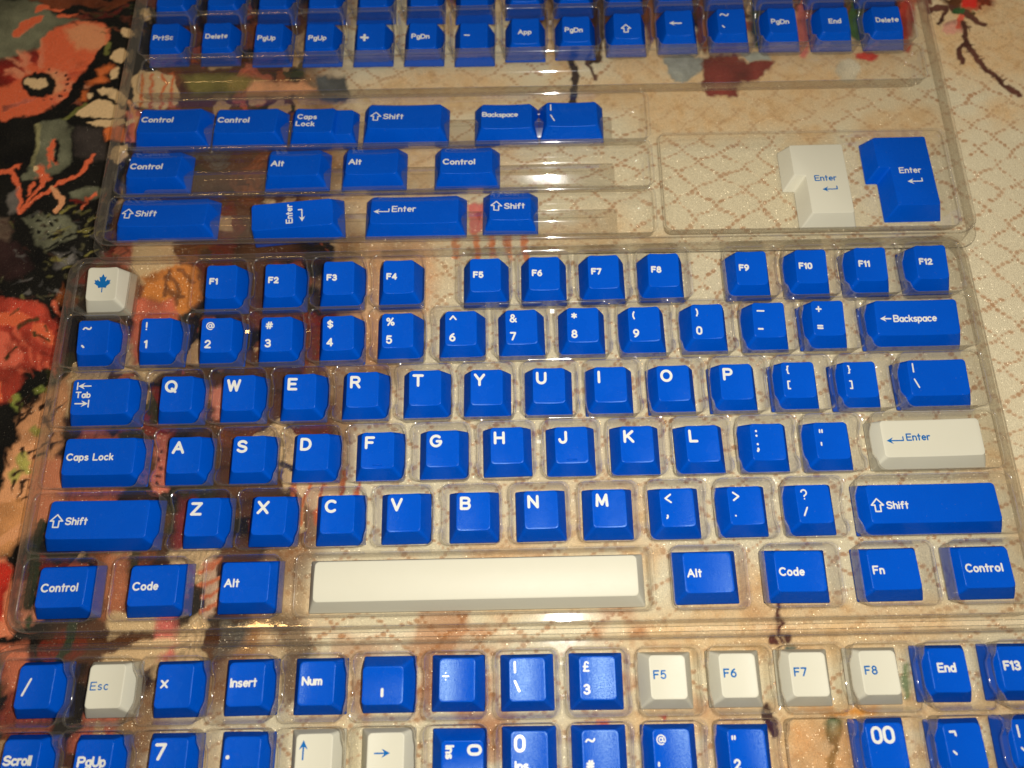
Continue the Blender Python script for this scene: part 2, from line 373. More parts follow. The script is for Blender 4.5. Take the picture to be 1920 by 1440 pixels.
def key_mesh(wd, dp, prof, mat, iso=False, inx=IN_X):
    kk = (round(wd, 2), round(dp, 2), prof, mat.name, iso, inx)
    if kk in KEYMESH: return KEYMESH[kk]
    zf, hw, yf, yb = key_surface(wd, dp, prof, inx)
    a, b = wd / 2, dp / 2
    if iso:
        base = [(-9.05, -b), (a, -b), (a, b), (-a, b), (-a, -.5), (-9.05, -.5)]
        top = [(-9.05 + inx, yf), (hw, yf), (hw, yb), (-hw, yb), (-hw, 2.95), (-9.05 + inx, 2.95)]
        div = [2] * 6
    else:
        base = [(-a, -b), (a, -b), (a, b), (-a, b)]
        top = [(-hw, yf), (hw, yf), (hw, yb), (-hw, yb)]
        nx = 10 if wd < 60 else 16
        div = [nx, 4, nx, 4]
    seg = 5
    B = resample(base, .55, seg, div); T = resample(top, 1.45 if not iso else .9, seg, div)
    def isoff(d): return [(-9.05 + inx + d, yf + d), (hw - d, yf + d), (hw - d, yb - d), (-hw + d, yb - d), (-hw + d, 2.95 + d), (-9.05 + inx + d, 2.95 + d)]
    T1 = resample(isoff(.07) if iso else [(x - math.copysign(.07, x), y - math.copysign(.07, y - .5)) for x, y in top], 1.40 if not iso else .85, seg, div)
    T2 = resample(isoff(.26) if iso else [(x - math.copysign(.26, x), y - math.copysign(.24, y - .5)) for x, y in top], 1.25 if not iso else .7, seg, div)
    n = len(B); V = []; Fc = []
    def zt(x, y): return zf(max(-hw, min(hw, x)), max(yf, min(yb, y)))
    hts = [0, .05, .5, .955]
    for t in hts:
        for (bx, by), (tx, ty) in zip(B, T):
            bul = .30 * 4 * t * (1 - t) * .5
            x = bx + (tx - bx) * t; y = by + (ty - by) * t
            L = math.hypot(bx, by)
            if not iso: x += bul * bx / L * (abs(bx) > abs(by) * .2); y += bul * by / L * .5
            V.append((x, y, t * (zt(tx, ty) - .22)))
    for (x, y) in T: V.append((x, y, zt(x, y) - .22))
    for (x, y) in T1: V.append((x, y, zt(x, y) - .06))
    for (x, y) in T2: V.append((x, y, zt(x, y)))
    rings = len(hts) + 3
    def band(r0, r1):
        for i in range(n):
            j = (i + 1) % n; Fc.append((r0 * n + i, r0 * n + j, r1 * n + j, r1 * n + i))
    for r in range(rings - 1): band(r, r + 1)
    if iso:
        Fc.append(tuple((rings - 1) * n + i for i in range(n)))
    else:
        cx, cyy = 0, (yf + yb) / 2
        for s_ in (.93, .78, .62, .46, .30, .14):
            for (x, y) in T2:
                xx = x * s_ ; yy = cyy + (y - cyy) * s_
                if wd > 60: xx = x * (s_ * .03 + .97)
                V.append((xx, yy, zf(xx, yy)))
            rings += 1; band(rings - 2, rings - 1)
        Fc.append(tuple((rings - 1) * n + i for i in range(n)))
    # hollow underside
    lo = len(V) // n
    for z_, q in () if iso else ((0, 1.3), (.72, 1.3)):
        for (bx, by), (tx, ty) in zip(B, T):
            x = bx + (tx - bx) * z_; y = by + (ty - by) * z_
            V.append((x - math.copysign(min(q, abs(x)), x), y - math.copysign(min(q, abs(y)), y), z_ * zt(tx, ty)))
    for i in range(0 if iso else n):
        j = (i + 1) % n
        Fc.append((i, lo * n + i, lo * n + j, j))
        Fc.append((lo * n + i, (lo + 1) * n + i, (lo + 1) * n + j, lo * n + j))
    if not iso: Fc.append(tuple((lo + 1) * n + i for i in range(n)))
    me = bpy.data.meshes.new("keycap_shell")
    me.from_pydata([(x * S, y * S, z * S) for x, y, z in V], [], Fc); me.update()
    me.polygons.foreach_set('use_smooth', [True] * len(me.polygons))
    me.materials.append(mat)
    KEYMESH[kk] = me
    return me

def u_w(u): return 18.1 + 19.05 * (u - 1)
KEYS = []
def keycap(label, px, u, row, legs=(), color='blue', yaw=YAW_MAIN, group=None, mode='front', turn=0.0, dp=18.1, iso=False,
           bump=False, jit=None, world=None):
    """px: where the photo shows the front top edge (mode front), back top edge (mode back) or middle of the top (mode mid)"""
    wd = u_w(u); mat = BLUE if color == 'blue' else CREAM; lm = LEG_W if color == 'blue' else LEG_B
    zf, hw, yf, yb = key_surface(wd, dp, row)
    if world is not None:
        X, Y = world; fx, fy = 0, 0
    else:
        if mode == 'front': off = (0, yf); zz = zf(hw, yf)
        elif mode == 'back': off = (0, yb); zz = zf(hw, yb)
        else: off = (0, (yf + yb) / 2); zz = zf(0, (yf + yb) / 2)
        X, Y = back(px[0], px[1], Z0 + zz)
        rz0 = yaw + turn
        fx, fy = off[0] * cos(rz0) - off[1] * sin(rz0), off[0] * sin(rz0) + off[1] * cos(rz0)
    j = radians(random.uniform(-.7, .7)) if jit is None else jit
    root = empty("keycap", ((X - fx) * S, (Y - fy) * S, Z0 * S), yaw + turn + j, label, "keycap", group)
    link("shell", key_mesh(wd, dp, row, mat, iso), root)
    for L in legs:
        polys = L.polys
        vs, fs, of = cdt_mesh(polys)
        V = [(x * S, y * S, (zf(max(-hw, min(hw, x)), y) + .05) * S) for x, y in vs]
        o = mesh_obj("legend", V, fs, lm, root, smooth=False)
        if getattr(L, 'label', None): o['label'] = L.label
    if bump:
        V = []; 
        pts = capsule((-1.6, -4.1), (1.6, -4.1), .28, 6)
        vs = [(x * S, y * S, (zf(x, y) + .01) * S) for x, y in pts] + [(x * .93 * S, (-4.1 + (y + 4.1) * .5) * S, (zf(x, y) + .38) * S) for x, y in pts]
        n = len(pts); fs = [(i, (i + 1) % n, n + (i + 1) % n, n + i) for i in range(n)] + [tuple(range(n, 2 * n))]
        mesh_obj("homing_bar", vs, fs, mat, root)
    KEYS.append(root)
    return root

def LX(u): return -(u_w(u) / 2 - IN_X)        # left end of the key's top
def alpha(c):
    L = Leg(); L.text(c, LX(1) + 1.75, 2.35, 3.85, .86); return [L]
def dual(a, b, u=1, x=None):
    x = LX(u) + 1.9 if x is None else x
    A = Leg(); A.text(a, x, 3.55, 2.75, .36 if a == '@' else .52); B = Leg(); B.text(b, x + (.0), -3.5, 2.65, .60)
    return [A, B]
def fk(t, sw=.58, cap=2.05):
    L = Leg(); L.text(t, LX(1) + 1.55, .55, cap, sw, gap=.34); return [L]
def mod(t, u, cap=2.35, sw=.48, y=.0, x=1.45, gap=GAP):
    L = Leg(); L.text(t, LX(u) + x, y, cap, sw, gap=gap); return [L]
def shiftleg(u, x=.9, y=-.2, k_=1.0):
    A = Leg(); shift_arrow(A, LX(u) + x, y - 1.1, 4.3, 4.5, .42)
    B = Leg(); B.text("Shift", LX(u) + x + 5.5, y - .1, 2.3 * k_, .46)
    return [A, B]
def enterleg(u, x=1.4, y=.6, k_=1.0):
    A = Leg(); enter_arrow(A, LX(u) + x, y, 6.2, .40)
    B = Leg(); B.text("Enter", LX(u) + x + 7.6, y + .05, 2.3 * k_, .44)
    return [A, B]

GM = "keycaps in the middle tray"; GT = "keycaps in the top tray"; GB = "keycaps in the bottom tray"
def mid(a, b, c, d): return ((a + c) / 2, (b + d) / 2)

# --- maple leaf emblem
LEAF = [(0, 1.0), (-.17, .66), (-.20, .64), (-.36, .72), (-.25, .22), (-.29, .21), (-.50, .42), (-.56, .30), (-.78, .34), (-.70, .10), (-.72, .05),
        (-.80, .0), (-.42, -.30), (-.38, -.50), (-.05, -.44), (-.05, -.95), (.05, -.95), (.05, -.44), (.38, -.50), (.42, -.30), (.80, .0), (.72, .05),
        (.70, .10), (.78, .34), (.56, .30), (.50, .42), (.29, .21), (.25, .22), (.36, .72), (.20, .64), (.17, .66)]
Lm = Leg(); Lm.poly([(-.1 + a * 4.1, 1.6 + b * 3.9) for a, b in LEAF])
keycap("cream keycap with a blue maple leaf, in the top left corner of the middle tray", mid(159.4, 563, 216.7, 563), 1, 1, [Lm], 'cream', group=GM)
FR = [(384, 559.8, 441.7, 558.8), (495, 556.7, 553, 556.7), (605, 552.5, 663, 551.5), (718, 550.4, 775.8, 549.4), (881.3, 548.3, 939.6, 545.2), (991.7, 545.2, 1051, 542), (1103, 542, 1163.5, 539), (1215.6, 538.3, 1277, 536), (1382.3, 534, 1441.7, 533), (1495.8, 530.5, 1554, 530), (1607.5, 526, 1667.5, 526.3), (1723, 522, 1780.4, 522)]
for i, q in enumerate(FR):
    keycap("blue keycap with white F%d legend in the middle tray's function row" % (i + 1), mid(*q), 1, 1, fk("F%d" % (i + 1)), group=GM)
NR = [(142.7, 664, 200, 666), (260.4, 660.8, 318.8, 660.8), (374.6, 660, 433, 661), (488.3, 658.8, 545.6, 658.8), (602.9, 656.7, 663.3, 656.7), (715.4, 652, 774.8, 652), (834, 648.5, 894.8, 647), (949, 646, 1008, 645), (1064.6, 643, 1124, 640), (1180, 641, 1240.6, 639), (1299, 636, 1359.4, 634), (1415.6, 633, 1475, 631), (1526, 629, 1588, 628)]
for q, (a, b, nm) in zip(NR, [('~', '`', 'tilde and backtick'), ('!', '1', 'exclamation mark and 1'), ('@', '2', 'at sign and 2'), ('#', '3', 'hash and 3'), ('$', '4', 'dollar sign and 4'), ('%', '5', 'percent sign and 5'),
                              ('^', '6', 'caret and 6'), ('&', '7', 'ampersand and 7'), ('*', '8', 'asterisk and 8'), ('(', '9', 'open bracket and 9'), (')', '0', 'close bracket and 0'), ('_', '-', 'long dash and short dash'), ('+', '=', 'plus and equals')]):
    keycap("blue keycap with white %s, in the middle tray's number row" % nm, mid(*q), 1, 1, dual(a, b), group=GM)
A = Leg(); arrow_left(A, LX(2) + 1.6, 1.0, 4.1, .46, .95)
B = Leg(); B.text("Backspace", LX(2) + 6.9, -.1, 2.3, .46, gap=.23)
keycap("wide blue keycap with left arrow and Backspace, right end of the middle tray's number row", mid(1647, 629, 1801.7, 626), 2, 1, [A, B], group=GM)
A = Leg(); arrow_left(A, LX(1.5) + 1.9, 5.6, 4.7, .42, 1.0); A.stroke([(LX(1.5) + 1.7, 6.9), (LX(1.5) + 1.7, 4.3)], .42)
B = Leg(); B.text("Tab", LX(1.5) + 1.5, 1.2, 2.0, .44, gap=.30)
C_ = Leg(); arrow_left(C_, -(LX(1.5) + 6.2), 1.0 - 2.2, 4.7, .42, 1.0); C_.polys = [[(-a, b) for a, b in p] for p in C_.polys]; C_.stroke([(LX(1.5) + 6.4, .1), (LX(1.5) + 6.4, -2.5)], .42)
keycap("blue keycap with Tab between two arrows, left end of the middle tray", mid(130.8, 776.9, 237, 776.9), 1.5, 2, [A, B, C_], group=GM)
QR = [(298.5, 771.7, 356.9, 771.7), (417.3, 770.3, 473, 769.4), (530.6, 767.5, 590, 767.5), (647.3, 764.4, 709.8, 763.3), (766, 761.3, 827.3, 760), (882.5, 760, 943, 759), (1000, 757, 1060.6, 755.8), (1116.9, 754.8, 1176, 753.8), (1235, 751.7, 1296.7, 751.7), (1353, 749.6, 1415.4, 748.5)]
for q, c in zip(QR, "QWERTYUIOP"):
    keycap("blue keycap with white letter %s" % c, mid(*q), 1, 2, alpha(c), group=GM)
def brk(a, b):
    A = Leg(); A.text(a, LX(1) + 2.0, 3.9, 2.6, .46); B = Leg(); B.text(b, LX(1) + 2.0, -1.9, 2.6, .50); return [A, B]
keycap("blue keycap with opening curly and square brackets, right of the letter P", mid(1471.7, 745.4, 1532, 745.4), 1, 2, brk('{', '['), group=GM)
keycap("blue keycap with closing curly and square brackets", mid(1586.7, 745.4, 1650.8, 744.4), 1, 2, brk('}', ']'), group=GM)
def bs(u=1.5, sw=.50):
    A = Leg(); A.text('|', LX(u) + 1.9, 3.5, 3.1, sw); B = Leg(); B.text('\\', LX(u) + 1.9, -2.3, 3.1, sw, gap=0, xs=.9); return [A, B]
keycap("wide blue keycap with bar over backslash, right end of the middle tray", mid(1710.6, 742.3, 1821, 740), 1.5, 2, bs(), group=GM)
keycap("blue keycap with the words Caps Lock on one line, in the middle tray", mid(114.6, 892.5, 246.5, 888.3), 1.75, 3, mod("Caps", 1.75, 2.25, .48, .1, 1.3, .30) + mod("Lock", 1.75, 2.25, .48, .1, 1.3 + twidth("Caps ", 2.25, .30) + .3 * 2.25, .30), group=GM)
AR = [(312, 888.3, 370.4, 887.3), (434, 886.2, 493, 885.6), (553.5, 882, 614, 882), (675.4, 879, 738, 879), (798.3, 875.8, 860.6, 875.6), (920, 870.5, 982.5, 869), (1041.9, 869.4, 1104.4, 868.3), (1165.8, 867.3, 1228, 867.3), (1289.4, 866.3, 1353, 866.3)]
for q, c in zip(AR, "ASDFGHJKL"):
    keycap("blue keycap with white letter %s%s" % (c, " and a small raised bar" if c in "FJ" else ""), mid(*q), 1, 3, alpha(c), group=GM, bump=c in "FJ")
def punct(a, b, ya=3.3, yb=-2.6, ca=2.6, cb=2.6, sw=.55):
    A = Leg(); A.text(a, LX(1) + 2.1, ya, ca, sw); B = Leg(); B.text(b, LX(1) + 2.1, yb, cb, sw); return [A, B]
keycap("blue keycap with colon over semicolon, right of the letter L", mid(1413.3, 863, 1475.8, 863), 1, 3, punct(':', ';', 3.0, -1.9, 2.9, 2.7, .72), group=GM)
keycap("blue keycap with quotation mark over apostrophe, left of the cream Enter keycap", mid(1534, 860.5, 1597, 860.5), 1, 3, punct('"', "'", 2.6, -1.4, 3.0, 3.0, .52), group=GM)
keycap("long cream keycap with blue arrow and Enter, in the middle tray", mid(1661.7, 858, 1848, 852.7), 2.25, 3, enterleg(2.25), 'cream', group=GM)
keycap("long blue Shift keycap at the left end of the middle tray, beside the Z", mid(85, 1012.5, 268.8, 1008.3), 2.25, 4, shiftleg(2.25), group=GM)
ZR = [(343.8, 1006, 407, 1005), (470, 1003, 533, 1003), (597.7, 1001, 663.3, 1000), (725, 998, 787, 997.2), (855, 995.6, 919.6, 994.6), (984, 992.5, 1047.7, 991.5), (1113, 990.4, 1176.9, 988.3)]
for q, c in zip(ZR, "ZXCVBNM"):
    keycap("blue keycap with white letter %s" % c, mid(*q), 1, 4, alpha(c), group=GM)
keycap("blue keycap with less-than sign over comma, right of the letter M", mid(1242, 988.3, 1305.8, 987.3), 1, 4, punct('<', ',', 3.2, -2.4, 2.9, 2.7, .56), group=GM)
keycap("blue keycap with greater-than sign over full stop", mid(1370.4, 984, 1436, 984), 1, 4, punct('>', '.', 3.2, -2.6, 2.9, 2.7, .56), group=GM)
A = Leg(); A.text('?', LX(1) + 2.0, 3.1, 3.3, .46); B = Leg(); B.text('/', LX(1) + 2.1, -2.7, 2.8, .50)
keycap("blue keycap with question mark over slash, beside the longest Shift keycap", mid(1501.7, 981, 1564, 981), 1, 4, [A, B], group=GM)
keycap("longest blue Shift keycap, at the right end of the middle tray", mid(1638.8, 981, 1878, 978), 2.75, 4, shiftleg(2.75), group=GM)
BR = [("Control", (66.7, 1139.6, 150, 1139.6), "blue Control keycap in the bottom left corner of the middle tray"), ("Code", (237.5, 1137.5, 326, 1135.4), "blue Code keycap left of the cream space bar"), ("Alt", (411, 1131, 499.8, 1130), "blue Alt keycap touching the left side of the space bar's cell"),
      ("Alt", (1287, 1112.3, 1377.7, 1111.3), "blue Alt keycap right of the cream space bar"), ("Code", (1460, 1110, 1552.7, 1109), "blue Code keycap between Alt and Fn"), ("Fn", (1638.8, 1107, 1729.4, 1105), "blue keycap with Fn legend"), ("Control", (1815.8, 1104, 1903, 1100.8), "blue Control keycap in the bottom right corner of the middle tray")]
for t, q, lb in BR:
    keycap(lb, mid(*q), 1.25, 4, mod(t, 1.25, 2.4, .50, .0, 1.4, .30), group=GM)
SP = keycap("very long blank cream space bar in the middle tray", mid(582, 1129, 1200.6, 1118.5), 6.25, 'space', color='cream', group=GM, jit=0)

# --- top tray
YT = YAW_TOP
def kt(lb, q, u, row, legs, **kw): return keycap(lb, mid(*q), u, row, legs, yaw=YT, group=GT, **kw)
def sm(t, cap=2.1, sw=.46, y=.9, x=1.3, gap=.30):
    L = Leg(); L.text(t, LX(1) + x, y, cap, sw, gap=gap); return [L]
G2 = [("PrtSc", (281, 91, 328, 89.8)), ("Delete", (379.7, 89.5, 426, 88.2)), ("PgUp", (478, 91.4, 525, 90)), ("PgUp", (573.7, 91, 621, 90)), ("+", (670.8, 89.8, 718, 89.8)), ("PgDn", (766.6, 89.3, 817, 88.8)), ("-", (863.6, 90, 913, 88.5)),
      ("App", (960, 81.7, 1010.7, 80)), ("PgDn", (1056, 77.5, 1106, 76.5)), ("up", (1154, 72, 1202, 70)), ("left", (1249.8, 66, 1301, 65)), ("tilde", (1348.8, 63, 1399.9, 62)), ("PgDn", (1445, 61.6, 1496, 60.8)), ("End", (1545, 60.4, 1594, 60)), ("Delete", (1644, 58.5, 1692.4, 58))]
lbl2 = ["blue keycap with PrtSc legend", "blue Delete keycap beside PrtSc, in the top tray", "left of the two adjacent blue PgUp keycaps in the top tray", "right of the two adjacent blue PgUp keycaps in the top tray",
        "blue keycap with bold plus sign, in the top tray", "blue PgDn keycap between the plus and minus keycaps", "blue keycap with a short minus dash, left of App", "blue keycap with App legend", "blue PgDn keycap between App and the hollow up arrow",
        "blue keycap with small hollow up arrow, no word", "blue keycap with a left arrow only, in the top tray", "blue keycap with tilde over backtick, in the top tray", "blue PgDn keycap beside End, in the top tray", "blue End keycap in the top tray", "blue Delete keycap in the top tray's right corner"]
G2C = []
for k, ((t, q), lb) in enumerate(zip(G2, lbl2)):
    if t == 'up': L = Leg(); shift_arrow(L, LX(1) + 3.4, -2.0, 4.0, 4.0, .46); lg = [L]
    elif t == 'left': L = Leg(); arrow_left(L, LX(1) + 1.7, 1.2, 5.4, .62, 1.0); lg = [L]
    elif t == 'tilde': A = Leg(); A.text('~', LX(1) + 1.4, 2.8, 4.0, .52, xs=.9); B = Leg(); B.text('`', LX(1) + 2.0, -3.2, 3.2, .60); lg = [A, B]
    elif t == '+': L = Leg(); L.text('+', LX(1) + 1.7, -1.7, 4.2, .95); lg = [L]
    elif t == '-': L = Leg(); L.text('-', LX(1) + 1.9, -.2, 3.4, .56); lg = [L]
    else: lg = sm(t, y=-.6 if k in (0, 2, 3) else -.2, x={7: 3.0, 13: 3.6}.get(k, 1.3))
    o = kt(lb, q, 1, 'g', lg)
    G2C.append(o)
# the row behind it, cut by the photo's upper edge
nm1 = ["blue Esc keycap", "blue Lock keycap"] + ["blank-fronted blue keycap"] * 13
for k, o in enumerate(G2C):
    c, s_ = cos(YT), sin(YT); d = 23.3
    X = o.location.x / S - s_ * d; Y = o.location.y / S + c * d
    lb = {0: "blue Esc keycap behind PrtSc, cut by the photo's upper edge", 1: "blue Lock keycap behind the left Delete, cut by the upper edge"}.get(k)
    behind = {2: "left PgUp", 3: "right PgUp", 4: "bold plus", 5: "PgDn left of the minus", 6: "minus dash", 7: "App", 8: "PgDn right of App", 9: "hollow up arrow", 10: "lone left arrow", 11: "tilde", 12: "PgDn beside End", 13: "End", 14: "right Delete"}
    lb = lb or "blue keycap cut by the upper edge, directly behind the %s keycap" % behind[k]
    keycap(lb, None, 1, 'g', sm("Esc", y=-.6) if k == 0 else (sm("Lock", y=-.6) if k == 1 else []), yaw=YT, group=GT, world=(X, Y))
kt("blue Control keycap at the left end of the top tray's upper long row", (254.8, 249, 369, 247.9), 1.75, 'm1', mod("Control", 1.75, 2.5, .54, .9, 1.2, .30))
kt("blue Control keycap second from the left in the upper long row", (402.6, 249, 512, 248.6), 1.75, 'm1', mod("Control", 1.75, 2.5, .54, .9, 1.0, .30))
# stepped caps lock: low base and raised left part
st = keycap("stepped blue Caps Lock keycap with a lower right shoulder", ((546 + 624) / 2, 247.5), 1.25, 'm1', [], yaw=YT, group=GT)
Lc = Leg(); Lc.text("Caps", LX(1.25) + 1.3, 2.4, 2.25, .50, gap=.34); L2 = Leg(); L2.text("Lock", LX(1.25) + 1.1, -1.6, 2.25, .50, gap=.34)
zf_, hw_, a_, b_ = key_surface(u_w(1.25), 18.1, 'm1')
for L in (Lc, L2):
    vs, fs, of = cdt_mesh(L.polys)
    mesh_obj("legend", [(x * S, y * S, (zf_(x, y) + .05) * S) for x, y in vs], fs, LEG_W, st, smooth=False)
PROFILE['step'] = (5.6, 3.9, .0)
stp = link("shoulder", key_mesh(16.0, 18.08, 'step', BLUE, False, 1.6), st); stp.location = (1.00, 0, 0.0)
kt("blue Shift keycap in the top tray's upper long row", (687.8, 242, 826, 238.3), 2, 'm1', shiftleg(2, 1.0, .3, 1.1))
kt("short blue Backspace keycap without arrow, in the top tray", (901, 240.9, 998.3, 238.5), 1.5, 'm1', mod("Backspace", 1.5, 2.15, .48, 1.3, .7, .22))
kt("blue keycap with bar over backslash, right of the short Backspace", (1024.6, 237.3, 1121.9, 233.8), 1.5, 'm1', bs(1.5, .46))
kt("blue Control keycap directly in front of the upper row's first Control", (236.2, 333.4, 330.5, 332.3), 1.5, 'm1', mod("Control", 1.5, 2.5, .54, -.5, .9, .30))
kt("left of the two blue Alt keycaps in the top tray", (501.5, 330, 595.3, 327.6), 1.5, 'm1', mod("Alt", 1.5, 2.5, .54, .0, 1.2, .30))
kt("right of the two blue Alt keycaps in the top tray", (646.8, 327.6, 744, 324), 1.5, 'm1', mod("Alt", 1.5, 2.5, .54, .0, 1.2, .30))
kt("blue Control keycap right of both Alts in the top tray", (825, 325.2, 922.2, 322.9), 1.5, 'm1', mod("Control", 1.5, 2.5, .54, -.5, 1.3, .30))
kt("long blue Shift keycap at the front left of the top tray", (220.3, 426, 380.8, 421.3), 2.25, 'm3', shiftleg(2.25, .9, .0, 1.1))
# upright Enter lying on its side: arrow and word turned
A = Leg(); A.text("Enter", -3.6, 1.4, 2.3, .46)
B = Leg(); enter_arrow(B, -3.4, -2.6, 5.6, .42)
rz_ = math.atan2(434.2 - 419, 622 - 473.4)
x1, y1 = back(473.4, 434.2, 8.6); x2, y2 = back(622, 419, 8.6)
an = math.atan2(y2 - y1, x2 - x1); xm, ym = (x1 + x2) / 2, (y1 + y2) / 2
PROFILE['up'] = (7.4, 8.2, .5)
# its long side (local -x) faces the viewer after a quarter turn
an_ = an + pi / 2
lx, ly = -(18.1 / 2 - IN_X), 1.3
wx = xm - (lx * cos(an_) - ly * sin(an_)); wy = ym - (lx * sin(an_) + ly * cos(an_))
keycap("blue keycap lying sideways with Enter turned upright and arrow pointing down", None, 1, 'up', [A, B], yaw=an_, group=GT, dp=37.15, world=(wx, wy), jit=0)
kt("long blue keycap with white arrow and Enter, in the top tray", (692.5, 420, 858.9, 416.6), 2.25, 'm3', enterleg(2.25, 1.2, .7, 1.12))
kt("short blue Shift keycap beside the bright reflection in the top tray", (918.7, 412, 994.8, 410.8), 1.25, 'm3', shiftleg(1.25, .6, .4, 1.08))
def isoleg():
    A = Leg(); A.text("Enter", -2.6, .2, 2.35, .42); B = Leg(); enter_arrow(B, -.4, -4.0, 6.0, .42); return [A, B]
PROFILE['iso'] = (7.4, 6.4, .0)
for px, clr, lb in (((1562.5, 399), 'cream', "cream L-shaped Enter keycap with blue legend"), ((1724, 384), 'blue', "dark blue L-shaped Enter keycap in the top tray's right compartment")):
    X, Y = back(px[0], px[1], Z0 + 7.4)
    cx_ = (-6.0 + 10.75) / 2; cy_ = -15.1
    X -= cx_ * cos(YT) - cy_ * sin(YT); Y -= cx_ * sin(YT) + cy_ * cos(YT)
    keycap(lb, None, 1.5, 'iso', isoleg(), clr, yaw=YT, group=GT, dp=37.15, iso=True, world=(X, Y), jit=radians(.4))

# --- bottom tray
def kb(lb, q, legs, color='blue', mode='front', **kw):
    return keycap(lb, mid(*q) if len(q) == 4 else q, 1, kw.pop('row', 4), legs, color, group=GB, mode=mode, **kw)
def one(t, x, y, cap, sw, **kw):
    L = Leg(); L.text(t, x, y, cap, sw, **kw); return [L]
kb("blue keycap with one long slash, bottom tray's left end", (24.6, 1330.6, 89.6, 1329.6), one('/', -4.0, -1.2, 5.0, .60, xs=.8))
kb("cream Esc keycap in the bottom tray", (156.3, 1328.5, 225, 1329.6), one('Esc', -5.0, .3, 2.35, .34, gap=.34), 'cream')
kb("blue keycap with a multiplication cross", (289.6, 1328.5, 352, 1328.5), one('x', -4.4, .5, 3.0, .55))
kb("blue Insert keycap in the bottom tray", (422.7, 1325, 490.4, 1325), one('Insert', -5.1, .6, 2.4, .50, gap=.23))
kb("blue Num keycap in the bottom tray", (556, 1323.3, 624.8, 1323.3), one('Num', -4.7, .9, 2.3, .55))
kb("blue keycap turned sideways with a short vertical dash", (718, 1285), one('-', -5.0 + 1.8, -.1 - 0, 3.2, .85), mode='mid', turn=pi / 2, row=3)
kb("blue keycap with a division sign, in the bottom tray", (822.5, 1317, 890.8, 1317), one('÷', -4.8, 1.0, 2.9, .34))
kb("blue keycap with bar over backslash, in the bottom tray", (954.8, 1316, 1024.6, 1316), [x for x in bs(1, .60)])
kb("blue keycap with pound sign over 3", (1089, 1314, 1156.7, 1313), dual('£', '3', x=LX(1) + 1.5))
for t, q in (("F5", (1222.3, 1311.9, 1290.4, 1311.9)), ("F6", (1355.6, 1308.8, 1423.8, 1308.8)), ("F7", (1489, 1306.7, 1557.5, 1306.7)), ("F8", (1623, 1303.5, 1691.9, 1303.5))):
    kb("cream keycap with blue %s legend in the bottom tray" % t, q, one(t, -4.6, .9, 2.35, .44, gap=.34), 'cream')
kb("blue End keycap in the bottom tray", (1756.5, 1299.4, 1822, 1298.3), one('End', -3.4, .9, 2.4, .55))
kb("blue F13 keycap cut by the photo's right edge", (1888.8, 1296, 1954, 1295), one('F13', -4.6, 1.0, 2.4, .62))
bk_ = dict(mode='back')
kb("blue Scroll keycap in the bottom left corner", (8.3, 1388, 80, 1385.8), one('Scroll', -5.2, .7, 2.5, .60, gap=.22), **bk_)
kb("blue PgUp keycap in the front row of the bottom tray", (144.8, 1388, 214.6, 1385.8), one('PgUp', -4.7, .3, 2.6, .60, gap=.24), **bk_)
kb("blue keycap with a bold 7 alone", (285, 1383.8, 354, 1383.8), one('7', -4.3, 2.0, 4.2, .85), **bk_)
kb("blue keycap with one dot, in the bottom tray", (421.7, 1381.7, 489.4, 1380.6), one('.', -4.6, 1.6, 4.0, 1.1), **bk_)
L = Leg(); arrow_left(L, -6.4, 3.6, 5.7, .45, 1.15); rot_polys(L, -pi / 2, -3.6, 3.6)
kb("cream keycap with blue up arrow", (557, 1376.5, 624.8, 1375.4), [L], 'cream', **bk_)
L = Leg(); arrow_left(L, -1.6, 2.1, 5.0, .42, 1.1); L.polys = [[(-a - .2, b) for a, b in p] for p in L.polys]
kb("cream keycap with blue right arrow", (690.4, 1374.4, 758, 1373.3), [L], 'cream', **bk_)
A = Leg(); A.text('0', -4.4, 3.3, 3.9, .85); B = Leg(); B.text('Ins', -4.4, -3.9, 2.3, .60)
xk, yk = back(865, 1388.5, 8.0); xk -= 6.0 * sin(-YAW_MAIN) * 0; yk -= 6.0
cxx, cyy_ = 1.3 * sin(pi / 2), 0
keycap("blue keycap turned sideways with 0 and Ins reading downward", None, 1, 3, [A, B], yaw=YAW_MAIN - pi / 2, group=GB, world=(xk - 1.3, yk))
A = Leg(); A.text('0', -4.5, 2.3, 4.3, .85); B = Leg(); B.text('Ins', -4.6, -3.4, 2.5, .60)
kb("blue upright keycap with 0 over Ins, in the bottom tray", (958, 1371, 1025.6, 1370), [A, B], **bk_)
kb("blue keycap with tilde over hash, in the bottom tray", (1090, 1368, 1159, 1368), dual('~', '#', x=LX(1) + 1.4), **bk_)
kb("blue keycap with at sign over apostrophe, in the bottom tray", (1223.3, 1366.5, 1291, 1366.5), dual('@', "'", x=LX(1) + 1.4), **bk_)
kb("blue keycap with quotation mark over 2", (1363, 1367, 1431.7, 1367), dual('"', '2', x=LX(1) + 1.5), **bk_)
kb("blue keycap with bold double zero", (1622, 1355.6, 1690.8, 1355.6), one('00', -4.0, 2.5, 4.3, .85, gap=.26), **bk_)
kb("blue keycap with not sign over backtick", (1769, 1357, 1834.6, 1355), punct('¬', '`', 3.4, -2.0, 3.2, 3.2, .62), **bk_)
kb("blue keycap with split bar, cut by the bottom right corner", (1893, 1349, 1962, 1348), punct('|', '`', 3.0, -2.2, 3.2, 3.2, .6), **bk_)

